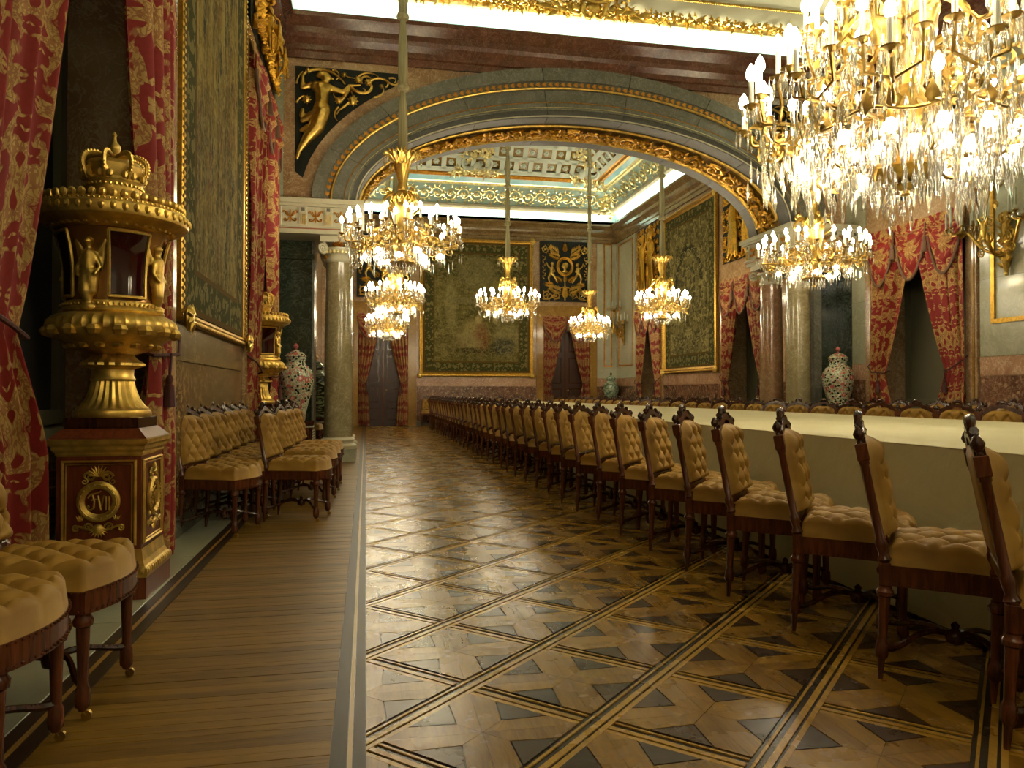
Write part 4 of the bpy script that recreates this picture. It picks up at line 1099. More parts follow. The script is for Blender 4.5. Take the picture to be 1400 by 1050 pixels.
# left wall, by the crowned urn
window_dressing((XL - .03, 4.05, 0), LEFT, 2.56, 5.05, 1.30, {-1: 'at the near side of the crowned urn', 1: 'behind the crowned urn, next to the large tapestry', 0: 'over the bay of the crowned urn'}, wt_=.46, gap=.10)
window_dressing((XL - .02, 10.05, 0), LEFT, 2.44, 5.05, 1.30, {-1: 'past the large tapestry, at the second urn', 1: 'beside the green pier and second urn', 0: 'over the bay of the second gilt urn'}, wt_=.32, gap=.06)
window_dressing((XL - .02, 15.6, 0), LEFT, 2.0, 5.05, 1.30, {-1: 'seen past the pier in the far room', 1: 'deep in the far room behind the olive column', 0: 'in the far room behind the olive column'}, mat='brocade_far', hi=False, far=True)
window_dressing((XR + .02, 10.12, 0), RIGHT, 2.02, 3.72, 1.40, {-1: 'beside the tall flowered jar and column', 1: 'next to the gilt wall sconce', 0: 'beside the gilt wall sconce'}, wt_=.34, top_drop=.46, gap=.05)
window_dressing((XR + .02, 15.42, 0), RIGHT, 2.10, 3.72, 1.35, {-1: 'next to the tapestry with the arches', 1: 'beside the reddish column of the arch', 0: 'between arched tapestry and reddish column'}, mat='brocade_far', hi=False, wt_=.32, gap=.05, far=True)
window_dressing((XR + .02, 21.22, 0), RIGHT, 1.90, 3.72, 1.35, {-1: 'next to the pale panels of the far corner', 1: 'on the far side of the arched tapestry', 0: 'between far corner and arched tapestry'}, mat='brocade_far', hi=False, wt_=.30, gap=.05, far=True)
window_dressing((.55, YB + .04, 0), BACK, 1.60, 3.66, 1.40, {-1: 'at the left leaf of the left double door', 1: 'between left double door and scene tapestry', 0: 'above the left double door'}, mat='brocade_far', hi=False, swags=2, wt_=.26, gap=.03, far=True)
window_dressing((6.63, YB + .04, 0), BACK, 1.62, 3.66, 1.40, {-1: 'at the right double door, tapestry side', 1: 'at the right double door, by the green jar', 0: 'above the right double door'}, mat='brocade_far', hi=False, swags=2, wt_=.26, gap=.03, far=True)

# ------------------------------------------------------------------ framed tapestries
def framed(name, label, loc, rz, W, H, mat, fw=.13):
    t = thing(name, label, 'tapestry', loc, rz)
    MB().box(-W / 2, W / 2, -.03, 0, 0, H).build('woven_panel', mat, t, False)
    kd = fw / .13; prof = [(d * kd, y * kd ** 1.5) for d, y in [(0, -.03), (.02, -.06), (.05, -.075), (.07, -.055), (.09, -.055), (.115, -.09), (.13, -.07), (.13, 0)]]
    fr = MB(); V = []; F = []
    for (d, y) in prof:
        a, b, c, e = -W / 2 - d, W / 2 + d, -d, H + d; V += [(a, y, c), (b, y, c), (b, y, e), (a, y, e)]
    for k in range(len(prof) - 1):
        for i in range(4): j = (i + 1) % 4; F.append((4 * k + i, 4 * k + j, 4 * k + 4 + j, 4 * k + 4 + i))
    fo = fr.add(V, F).build('gilt_frame', 'framegold', t, False)
    bd = MB(); d = .105 * kd
    def line(p, q):
        n = int((Vector(q) - Vector(p)).length / .055)
        for i in range(n + 1): c = Vector(p).lerp(Vector(q), i / n); bd.ell(tuple(c), (.020, .016, .020), 5, 4)
    a, b, c, e = -W / 2 - d, W / 2 + d, -d, H + d; yb_ = -.085 * kd ** 1.5
    for p, q in (((a, yb_, c), (b, yb_, c)), ((b, yb_, c), (b, yb_, e)), ((b, yb_, e), (a, yb_, e)), ((a, yb_, e), (a, yb_, c))): line(p, q)
    bd.build('bead_course', 'gold', fo)['kind'] = 'stuff'
    for sx in (a, b):
        for sz in (c, e):
            k = MB(); k.ell((sx, -.09, sz), (.10, .035, .10), 8, 5)
            for i in range(9): leaf(k, (sx, -.10, sz), i * PI / 4.5, .115, .06, .03)
            k.build('corner_leaf', 'gold', fo)
    return t
framed('large_tapestry', 'huge faded green verdure tapestry in gilt frame above the wall row of chairs', (XL + .02, 7.15, 1.66), LEFT, 2.70, 4.3, 'tap_left', .085)
framed('scene_tapestry', 'dark olive tapestry of robed figures in gilt frame between the two far doors', (3.58, YB - .03, 1.74), BACK, 3.52, 4.26, 'tap_back')
framed('arch_tapestry', 'tapestry with dark arches in a gilt frame between curtained windows of far room', (XR - .03, 18.38, 1.74), RIGHT, 3.06, 4.14, 'tap_right')
# ------------------------------------------------------------------ crowned gilt urns on pedestals
def pedestal(loc, label):
    t = thing('pedestal', label, 'pedestal', loc, 0., 'pedestals of the gilt urns')
    MB().box(-.235, .235, -.235, .235, 0, .11).build('plinth', 'pedestal_wood', t, False)
    g = MB(); V = []; F = []
    prof = [(.235, .11), (.242, .13), (.238, .155), (.222, .165), (.212, .19), (.204, .235), (.202, .25)]
    for (d, z) in prof: V += [(-d, -d, z), (d, -d, z), (d, d, z), (-d, d, z)]
    for k in range(len(prof) - 1):
        for i in range(4): F.append((4 * k + i, 4 * k + (i + 1) % 4, 4 * k + 4 + (i + 1) % 4, 4 * k + 4 + i))
    g.add(V, F); gb = g.build('gilt_base', 'giltbronze', t, False)
    e = MB()
    for s in range(4):
        st = len(e.v)
        for i in range(13): e.ell((-.216 + .036 * i, -.236, .142), (.016, .012, .020), 6, 4)
        e.xf(Matrix.Rotation(s * PI / 2, 4, 'Z'), st)
    e.build('leaf_course', 'giltbronze', gb)['kind'] = 'stuff'
    b = MB().box(-.198, .198, -.198, .198, .25, .725).build('shaft', 'pedestal_wood', t, False)
    c = MB(); V = []; F = []
    prof = [(.198, .725), (.205, .735), (.205, .745), (.218, .76), (.218, .775), (.236, .79), (.238, .81), (.225, .815), (.0, .816)]
    for (d, z) in prof: V += [(-d, -d, z), (d, -d, z), (d, d, z), (-d, d, z)]
    for k in range(len(prof) - 1):
        for i in range(4): F.append((4 * k + i, 4 * k + (i + 1) % 4, 4 * k + 4 + (i + 1) % 4, 4 * k + 4 + i))
    c.add(V, F).build('gilt_cornice', 'giltbronze', t, False)
    MB().add([(-.23, -.23, .815), (.23, -.23, .815), (.23, .23, .815), (-.23, .23, .815), (-.18, -.18, .865), (.18, -.18, .865), (.18, .18, .865), (-.18, .18, .865)],
             [(0, 1, 5, 4), (1, 2, 6, 5), (2, 3, 7, 6), (3, 0, 4, 7), (4, 5, 6, 7), (3, 2, 1, 0)]).build('cap', 'pedestal_wood', t, False)
    MB().box(-.175, .175, -.175, .175, .865, .92, .004).build('black_block', 'mahogany_deep', t, False)
    for s in range(4):
        R4 = Matrix.Rotation(s * PI / 2, 4, 'Z') @ Matrix.Translation((0, -.198, .4875))
        f = MB()
        for hw, hh, r in ((.170, .212, .010), (.154, .196, .005)): f.tube([(-hw, -.004, -hh), (hw, -.004, -hh), (hw, -.004, hh), (-hw, -.004, hh)], r, 4, True)
        f.xf(R4); f.build('gilt_frame', 'giltbronze', t, False)
        m = MB(); n = 36
        for rr, q in ((.092, .012), (.078, .011), (.085, .014), (.071, .007)): m.tube([(rr * math.cos(2 * PI * i / n), -.008, rr * math.sin(2 * PI * i / n) + .01) for i in range(n)], q, 6, True)
        for i in range(18): m.ell((.085 * math.cos(i * PI / 9), -.022, .085 * math.sin(i * PI / 9) + .01), .006, 5, 3)
        m.xf(R4); md = m.build('medallion_ring', 'giltbronze', t)
        w_ = MB()      # cipher F VII in applied strokes
        def st_(P, r=.0045): w_.tube([(x, -.012, z + .01) for x, z in P], r, 5)
        st_([(p[0], p[1]) for p in bez((-.048, .018, 0), (-.035, .05, 0), (-.02, .03, 0), (.0, .045, 0), (.012, .052, 0))]); st_([(-.028, .036), (-.018, .0), (-.022, -.035)], .005)
        st_([(p[0], p[1]) for p in bez((-.022, -.032, 0), (-.05, -.06, 0), (-.065, -.02, 0), (-.04, -.012, 0), (-.045, -.03, 0))]); st_([(-.034, .008), (-.004, .012)])
        st_([(-.002, .03), (.012, -.042)], .006); st_([(.012, -.042), (.026, .03)], .0035); st_([(.036, .026), (.036, -.042)], .0045); st_([(.050, .026), (.050, -.042)], .0045)
        w_.xf(R4); w_.build('royal_cipher', 'giltbronze', md)
        a = MB(); a2 = MB()
        for sx in (-1, 1):
            a.tube([(sx * (.04 + x), -.010, .135 + z) for x, z in spiral(0, 0, .028, 1.4, 0, 1)], [.007 - .003 * i / 16 for i in range(17)], 5)
            a.tube([(sx * (.065 + x), -.010, .112 + z) for x, z in spiral(0, 0, .018, 1.3, PI / 2, 1)], .004, 5)
            a2.tube([(sx * p[0], -.01, p[1]) for p in bez((0, -.13, 0), (.05, -.15, 0), (.08, -.10, 0), (.12, -.115, 0))], .006, 5)
            a2.tube([(sx * (.105 + x), -.010, -.125 + z) for x, z in spiral(0, 0, .017, 1.3, PI / 2, -1)], .005, 5)
            a2.tube([(sx * (.05 + x), -.010, -.120 + z) for x, z in spiral(0, 0, .022, 1.3, PI, -1)], .006, 5)
            for k in range(4): leaf(a2, (sx * .085, -.006, -.09), PI / 2 + (k - 1.5) * .4, .035, .014, .012)
        for k in range(9): leaf(a, (0, -.006, .135), PI / 2 + (k - 4) * .32, .062, .018, .014)
        for k in range(9): leaf(a2, (0, -.006, -.125), -PI / 2 + (k - 4) * .35, .05, .018, .014)
        a2.ell((0, -.01, -.13), (.03, .014, .026), 8, 5)
        for q_ in (a, a2): q_.xf(R4); q_.build('gilt_mount', 'giltbronze', t)
    return t
def winged(mat):
    return blobmesh('winged_figure', mat,
        [((0, 0, .36), (0, 0, .40), .018, .016), ((0, 0, .22), (0, 0, .34), .034, .040), ((-.035, 0, .33), (-.06, -.01, .25), .014, .011), ((-.06, -.01, .25), (-.045, -.035, .20), .011, .009),
         ((.035, 0, .33), (.062, 0, .26), .014, .011), ((.062, 0, .26), (.05, -.03, .21), .011, .009), ((-.012, 0, .22), (-.014, -.015, .10), .040, .032), ((.014, 0, .22), (.016, .0, .10), .040, .030), ((-.012, -.01, .10), (0, 0, .02), .034, .022),
         ((-.025, .02, .32), (-.075, .03, .42), .018, .022), ((-.075, .03, .42), (-.085, .03, .50), .022, .010), ((-.07, .03, .40), (-.06, .03, .24), .020, .008),
         ((.025, .02, .32), (.075, .03, .42), .018, .022), ((.075, .03, .42), (.085, .03, .50), .022, .010), ((.07, .03, .40), (.06, .03, .24), .020, .008)],
        [((0, -.004, .425), (.026, .028, .032)), ((0, .012, .44), (.028, .026, .024)), ((0, -.03, .425), (.006, .010, .008)), ((0, 0, .0), (.05, .04, .03))], .007, 3)
WING = winged('giltbronze')
def urn(loc, label, rz=0.):
    t = thing('crowned_urn', label, 'urn', loc, rz, 'crowned gilt urns')
    fl_ = lambda k, d: (lambda a, z: 1 + d * math.cos(k * a))
    f = MB().lathe([(.185, 0), (.19, .015), (.185, .035), (.17, .045)], 48)
    f.lathe([(.17, .045), (.150, .06), (.125, .10), (.108, .15), (.100, .19)], 96, mod=fl_(24, .035)); f.lathe([(.105, .19), (.110, .20), (.105, .21), (.100, .22), (.102, .25), (.112, .26)], 48)
    f.lathe([(.112, .26), (.150, .272), (.148, .285), (.125, .30), (.105, .315), (.098, .33)], 72, mod=fl_(18, .05)); f.build('foot', 'giltbronze', t)
    b = MB().lathe([(.098, .33), (.15, .345), (.20, .365), (.255, .40), (.295, .435), (.305, .455)], 120, mod=lambda a, z: 1 + .018 * math.cos(20 * a) * math.cos(z * 70))
    b.lathe([(.305, .455), (.312, .475), (.306, .50), (.280, .525), (.245, .54)], 120, mod=fl_(40, .018)); b.lathe([(.245, .54), (.252, .55), (.246, .56), (.236, .57), (.236, .59), (.228, .60)], 48); bo = b.build('bowl', 'giltbronze', t)
    pt = MB()
    for i in range(16):
        a = i * PI / 8; pt.ell((.30 * math.cos(a), .30 * math.sin(a), .445), (.04, .04, .03), 6, 4); pt.ell((.21 * math.cos(a), .21 * math.sin(a), .375), (.03, .03, .02), 6, 4)
    for i in range(60): a = i * PI / 30; pt.ell((.240 * math.cos(a), .240 * math.sin(a), .58), .009, 5, 3)
    pt.build('leaf_course', 'giltbronze', bo)['kind'] = 'stuff'
    MB().lathe([(.222, .60), (.212, .64), (.208, .72), (.214, .82), (.230, .90), (.250, .95), (.262, .97)], 56).build('body', 'amber', t)
    for k in range(4):
        a = -PI / 2 - .2 + k * PI / 2; q = MB()
        ac = a + PI / 4
        def rr(z): return .226 + .0 * z + (.034 if z > .92 else 0) * (z - .92) / .05
        q.grid(lambda u, v: ((.004 + (lambda z: .219 + .05 * max(0, (z - .72) / .24) ** 2 * .8 + .008)(.63 + .31 * v)) * math.cos(ac + (u - .5) * .72), (.004 + (lambda z: .219 + .05 * max(0, (z - .72) / .24) ** 2 * .8 + .008)(.63 + .31 * v)) * math.sin(ac + (u - .5) * .72), .63 + .31 * v), 10, 10)
        q.build('dark_panel', 'red_glass', t, True, 180)
        g = MB()
        R_ = lambda z: .219 + .05 * max(0, (z - .72) / .24) ** 2 * .8 + .014
        edge = [(-.38, z) for z in np.linspace(.62, .95, 9)] + [(u, .95) for u in np.linspace(-.38, .38, 9)] + [(.38, z) for z in np.linspace(.95, .62, 9)] + [(u, .62) for u in np.linspace(.38, -.38, 9)]
        g.tube([(R_(z) * math.cos(ac + u), R_(z) * math.sin(ac + u), z) for u, z in edge], .009, 5, True); g.build('panel_frame', 'giltbronze', t)
        w_ = inst('winged_figure', WING, t, (.232 * math.cos(a), .232 * math.sin(a), .56), (0, 0, a + PI / 2), (.9, .9, .78))
    fg = MB().lathe([(.262, .97), (.275, .98), (.29, .985), (.335, 1.0), (.365, 1.02)], 64); fg.lathe([(.365, 1.02), (.372, 1.04), (.366, 1.075), (.352, 1.085), (.345, 1.10), (.30, 1.115), (.16, 1.13), (.0, 1.135)], 64); fo = fg.build('flange', 'giltbronze', t)
    eg = MB()
    for i in range(44):
        a = i * PI / 22; eg.ell((.366 * math.cos(a), .366 * math.sin(a), 1.052), (.017, .017, .022), 6, 5); eg.ell((.335 * math.cos(a), .335 * math.sin(a), 1.12), (.020, .020, .024), 6, 5)
    for i in range(90): a = i * PI / 45; eg.ell((.348 * math.cos(a), .348 * math.sin(a), 1.092), .007, 5, 3)
    for i in range(40): a = i * PI / 20; eg.ell((.285 * math.cos(a), .285 * math.sin(a), .99), (.018, .018, .016), 6, 4)
    eg.build('egg_course', 'giltbronze', fo)['kind'] = 'stuff'
    # crown
    cr = MB().lathe([(.115, 1.13), (.118, 1.16), (.132, 1.175), (.137, 1.20), (.137, 1.235), (.143, 1.245), (.139, 1.26)], 40); cr.lathe([(.120, 1.25), (.135, 1.29), (.14, 1.33), (.12, 1.355), (.06, 1.37), (0, 1.372)], 32, mod=lambda a, z: 1 + .04 * math.cos(8 * a))
    co = cr.build('crown_cap', 'giltbronze', t); arch = MB()
    for k in range(8):
        a = k * PI / 4
        P = [(.138, 1.25), (.165, 1.30), (.178, 1.35), (.165, 1.395), (.12, 1.405), (.06, 1.395), (.0, 1.385)]
        P = bez(*[(r * math.cos(a), r * math.sin(a), z) for r, z in P], n=16); arch.tube(P, .010, 6)
        for p in P[2:13]: arch.ell((p[0] * 1.05, p[1] * 1.05, p[2] + .006), .010, 5, 4)
        for j in (-1, 0, 1): arch.ell((.146 * math.cos(a + j * .16), .146 * math.sin(a + j * .16), 1.27 + .022 * (j == 0)), (.016, .016, .022), 6, 4)
    for i in range(36): q = i * PI / 18; arch.ell((.141 * math.cos(q), .141 * math.sin(q), 1.218), .009, 5, 3)
    arch.build('crown_arches', 'giltbronze', co)
    ob = MB().lathe([(.0, 1.385), (.03, 1.39), (.018, 1.405), (.03, 1.43), (.03, 1.45), (.012, 1.475), (.008, 1.50), (.014, 1.51), (.0, 1.53)], 14); ob.build('orb', 'giltbronze', co)
    return t
for y, lp, lu in ((4.32, 'mahogany pedestal with gilt cipher medallions beside the near chairs', 'gilt bronze crowned urn with winged figures between the two near curtains'),
                  (9.92, 'mahogany and gilt pedestal hidden behind the rows of spare chairs', 'gilt crowned urn behind the spare chairs, next to the flowered jar')):
    pedestal((-1.325, y, .006), lp); urn((-1.325, y, .926), lu)
# ------------------------------------------------------------------ porcelain jars on stands
def jar(loc, label, mat, s=1., lid='porcelain_pink', group=None):
    t = thing('porcelain_jar', label, 'jar', loc, 0., group)
    P = [(.13, 0), (.14, .02), (.145, .10), (.19, .28), (.245, .48), (.262, .60), (.25, .70), (.20, .78), (.145, .82), (.135, .86), (.138, .90), (.15, .905)]
    MB().lathe([(r * s, z * s) for r, z in P], 40).build('body', mat, t)
    L = [(.15, .905), (.152, .92), (.145, .935), (.165, .945), (.165, .955), (.14, .975), (.10, 1.01), (.05, 1.035), (.022, 1.045)]
    l = MB().lathe([(r * s, z * s) for r, z in L], 36).build('lid', mat, t)
    MB().lathe([(r * s, z * s) for r, z in ((.018, 1.045), (.016, 1.06), (.035, 1.075), (.042, 1.10), (.03, 1.125), (.012, 1.14), (.0, 1.15))], 16).build('finial', lid, l)
    return t
def stand(loc, label, h, r=.29):
    t = thing('jar_stand', label, 'stand', loc, PI / 8, 'octagonal jar stands')
    MB().lathe([(r, 0), (r, .06), (r * .92, .08), (r * .92, h - .08), (r, h - .06), (r * 1.03, h - .03), (r * 1.03, h)], 8).build('body', 'mahogany_deep', t, False)
    b = MB()
    for k in range(8):
        a = k * PI / 4
        for i in range(int((h - .2) / .04)): b.ell((r * .935 * math.cos(a), r * .935 * math.sin(a), .1 + .04 * i), .011, 5, 4)
    for i in range(64):
        a0 = i // 8 * PI / 4; a1 = a0 + PI / 4; f = (i % 8) / 8; b.ell((r * .935 * ((1 - f) * math.cos(a0) + f * math.cos(a1)), r * .935 * ((1 - f) * math.sin(a0) + f * math.sin(a1)), h - .09), .011, 5, 4)
    b.build('bead_inlay', 'stonewhite', t)['kind'] = 'stuff'
    return t
jar((-1.015, 11.45, .65), 'flowered porcelain jar with pink finial in front of the dark green pier', 'porcelain', group='flowered jars'); stand((-1.015, 11.45, 0), 'octagonal red stand with white beads under the jar by the green pier', .65)
jar((7.86, 11.35, .70), 'flowered porcelain jar with pink finial between marble column and window', 'porcelain', group='flowered jars'); stand((7.86, 11.35, 0), 'octagonal stand carrying the flowered jar near the column pair', .70)
jar((8.02, 23.75, .60), 'plain sea green lidded jar in the far corner below pale panels', 'porcelain_green', 1., 'black_metal'); stand((8.02, 23.75, 0), 'octagonal stand under the sea green jar in the far corner', .60)
jar((-.90, 14.25, .62), 'black lacquered jar glimpsed between green pier and olive column', 'porcelain_black', 1., 'brass'); stand((-.90, 14.25, 0), 'octagonal stand under the black jar in far room', .62)
put_chair(-.98, 13.62, 0., 'tufted beige chair glimpsed between green pier and olive column', None)

# ------------------------------------------------------------------ gilt reliefs on dark grounds
def acanthus(mb, x, z, ang, L, n=7, y=-.03, w=.15):
    for k in range(n):
        f = (k + 1) / n; leaf(mb, (x + math.cos(ang) * L * f * .7, y, z + math.sin(ang) * L * f * .7), ang + .75, L * .42 * (1.1 - f * .5), L * w * .6, .035)
        leaf(mb, (x + math.cos(ang) * L * f * .7, y, z + math.sin(ang) * L * f * .7), ang - .75, L * .42 * (1.1 - f * .5), L * w * .6, .035)
    leaf(mb, (x + math.cos(ang) * L * .6, y, z + math.sin(ang) * L * .6), ang, L * .45, L * w * .7, .04)
def scroll(mb, x, z, r, a0, sg, turns=1.5, th=.025, lv=8):
    P = spiral(x, z, r, turns, a0, sg); mb.tube([(p[0], -.03, p[1]) for p in P], [th * (1 - .6 * i / (len(P) - 1)) for i in range(len(P))], 5)
    for k in range(lv):
        p = P[int(k * (len(P) - 1) / lv)]; a = math.atan2(p[1] - z, p[0] - x); leaf(mb, (p[0], -.03, p[1]), a + sg * .8, r * .55, r * .26, .03)
    mb.ell((x, -.045, z), (r * .22, .03, r * .22), 7, 5)
def putto(sx, s):      # striding putto, one arm raised, in relief
    f = lambda x, y, z: (sx * x * s, y * s - .03, z * s)
    return ([(f(0, 0, .42), f(.02, 0, .62), .075 * s, .085 * s), (f(-.06, 0, .64), f(-.16, -.02, .72), .038 * s, .03 * s), (f(-.16, -.02, .72), f(-.20, -.02, .86), .03 * s, .024 * s), (f(.08, 0, .62), f(.14, -.04, .50), .038 * s, .03 * s), (f(.14, -.04, .50), f(.06, -.07, .46), .03 * s, .024 * s),
             (f(-.05, 0, .40), f(-.12, -.02, .22), .062 * s, .05 * s), (f(-.12, -.02, .22), f(-.08, 0, .03), .045 * s, .03 * s), (f(.05, 0, .40), f(.15, -.03, .24), .062 * s, .05 * s), (f(.15, -.03, .24), f(.26, 0, .04), .045 * s, .03 * s), (f(.03, 0, .66), f(.04, 0, .72), .03 * s, .03 * s)],
            [(f(.05, -.01, .79), (.075 * s, .07 * s, .085 * s)), (f(.05, -.075, .79), (.016 * s, .02 * s, .02 * s)), (f(.04, .01, .84), (.08 * s, .07 * s, .06 * s))])
def relief_medallion(loc, rz, label, W=1.68, H=2.02):
    t = thing('gilt_relief', label, 'relief', loc, rz, 'gilt reliefs')
    MB().box(-W / 2, W / 2, -.012, .075, 0, H).build('dark_ground', 'relief_ground', t, False)
    g = MB(); cx, cz = 0, H * .58
    for rr, q in ((.27, .03), (.22, .016)): g.tube([(rr * math.cos(a), -.04, cz + rr * 1.12 * math.sin(a)) for a in [2 * PI * i / 30 for i in range(30)]], q, 6, True)
    g.build('medallion_ring', 'goldrich', t)
    h = blobmesh('profile_head', 'gold', [((0, -.03, cz - .14), (0, -.03, cz - .05), .05, .05)], [((0, -.035, cz + .02), (.10, .05, .12)), ((.04, -.03, cz + .05), (.09, .05, .10)), ((-.10, -.04, cz + .0), (.03, .02, .025)), ((0, -.03, cz - .16), (.12, .04, .04))], .012, 3)
    inst('profile_head', h, t)
    for sx in (-1, 1):
        cp, el = putto(1, .80); m = blobmesh('putto', 'gold', [((sx * (p[0] - .47), p[1], p[2] + .60), (sx * (q[0] - .47), q[1], q[2] + .60), a, b) for p, q, a, b in cp], [((sx * (c[0] - .47), c[1], c[2] + .60), r) for c, r in el], .013, 3)
        inst('putto', m, t)
        s = MB()
        acanthus(s, sx * .18, 1.56, PI / 2 - sx * .9, .55); acanthus(s, sx * .12, 1.45, PI / 2 - sx * 1.25, .5); scroll(s, sx * .66, 1.72, .13, PI / 2, -sx); scroll(s, sx * .62, .22, .18, 0, sx, 1.6); scroll(s, sx * .30, .20, .14, PI, -sx)
        acanthus(s, sx * .08, .30, PI / 2 - sx * 1.2, .60); acanthus(s, sx * .10, .62, PI / 2 - sx * .8, .35); acanthus(s, sx * .35, .55, PI / 2 - sx * 1.5, .4)
        for k in range(9): s.ell((sx * (.72 + .04 * math.sin(k * 2.2)), -.03, .75 + .09 * k), .026, 6, 4); leaf(s, (sx * .72, -.02, .75 + .09 * k), PI / 2 + sx * (.8 if k % 2 else -.8), .09, .05, .03)
        s.tube([(sx * p[0], -.03, p[1]) for p in bez((0, .5, 0), (.5, .4, 0), (.2, .05, 0), (.74, .06, 0))], .016, 5); s.build('scrollwork', 'gold', t)
    k = MB(); acanthus(k, 0, 1.62, PI / 2, .38); acanthus(k, 0, .06, PI / 2, .5); acanthus(k, 0, .62, PI / 2, .3); k.tube([(0, -.03, .05), (0, -.04, .9)], [.03, .018], 6); k.build('centre_stem', 'gold', t)
    return t
relief_medallion((6.55, YB - .105, 4.13), BACK, 'gilt relief of two putti and a medallion above the right double door')
relief_medallion((.55, YB - .105, 4.13), BACK, 'gilt relief of scrolls and putti above the left double door')
def relief_figures(loc, rz, label, W=1.75, H=1.95, depth=1., two=True):
    t = thing('gilt_relief', label, 'relief', loc, rz, 'gilt reliefs')
    MB().box(-W / 2, W / 2, -.012, 0, 0, H).build('dark_ground', 'relief_ground', t, False)
    k = H / 1.95
    for i, cx in enumerate((-.32, .36) if two else (0,)):
        sx = -1 if i else 1; f = lambda x, y, z: (cx + sx * x * k, (y - .05) * depth, z * k)
        m = blobmesh('draped_figure', 'goldrich',
            [(f(0, 0, 1.0), f(0, 0, 1.35), .12 * k, .13 * k), (f(0, 0, 1.40), f(.01, 0, 1.5), .05 * k, .045 * k), (f(-.13, 0, 1.36), f(-.24, -.02, 1.15), .05 * k, .04 * k), (f(-.24, -.02, 1.15), f(-.12, -.06, 1.0), .04 * k, .03 * k), (f(.13, 0, 1.36), f(.27, 0, 1.5), .05 * k, .04 * k), (f(.27, 0, 1.5), f(.22, 0, 1.72), .04 * k, .03 * k),
             (f(0, 0, .98), f(-.02, .02, .5), .12 * k, .11 * k), (f(.05, -.03, .92), f(.13, -.07, .52), .09 * k, .07 * k), (f(.13, -.07, .52), f(.10, -.02, .08), .065 * k, .04 * k), (f(-.05, 0, .92), f(-.07, -.01, .08), .085 * k, .05 * k)] +
            [(f(-.12 + .05 * i_, -.06, .95), f(-.26 + .085 * i_, -.05 - .02 * (i_ % 2), .10 + .05 * (i_ % 3)), .03 * k, .036 * k) for i_ in range(7)],
            [(f(.01, -.02, 1.62), (.085 * k, .08 * k, .105 * k)), (f(.01, .01, 1.68), (.10 * k, .08 * k, .08 * k)), (f(-.02, -.10, 1.61), (.018 * k, .02 * k, .02 * k))], .02 * max(k, .6), 3)
        inst('draped_figure', m, t)
    s = MB(); rq = random.Random(int(W * 100))
    nx_, nz_ = int(W / .21), int(H / .21)
    for j in range(nx_ * nz_):
        x, z = -W / 2 + .12 + (W - .24) * (j % nx_) / (nx_ - 1) + rq.uniform(-.04, .04), .12 + (H - .24) * (j // nx_) / (nz_ - 1) + rq.uniform(-.04, .04); scroll(s, x, z, rq.uniform(.07, .13), rq.uniform(0, 6), rq.choice((-1, 1)), 1.3, .02, 7)
    for j in range(36): acanthus(s, rq.uniform(-W / 2 + .2, W / 2 - .2), rq.uniform(.1, H - .3), rq.uniform(0, 6.28), .26, 4, w=.22)
    for v in s.v: pass
    s.v = [(min(max(x, -W / 2 + .01), W / 2 - .01), y * max(1., depth * .8), min(max(z, .01), H - .01)) for x, y, z in s.v]
    s.build('scrollwork', 'goldrich', t)
    return t
relief_figures((XR - .03, 21.25, 4.06), RIGHT, 'gilt relief of paired figures above the window near the far corner', 1.8, 2.05)
relief_figures((XR - .03, 15.5, 4.12), RIGHT, 'gilt relief of draped figures above the window by the reddish column', 1.95, 1.75)
relief_figures((XR - .03, 10.12, 4.12), RIGHT, 'gilt figure relief above the window beside the wall sconce', 1.68, 1.75)
relief_figures((XL + .05, 10.05, 5.28), LEFT, 'deep gilt relief of figures above the curtains of the second urn', 2.3, .84, 2.2)
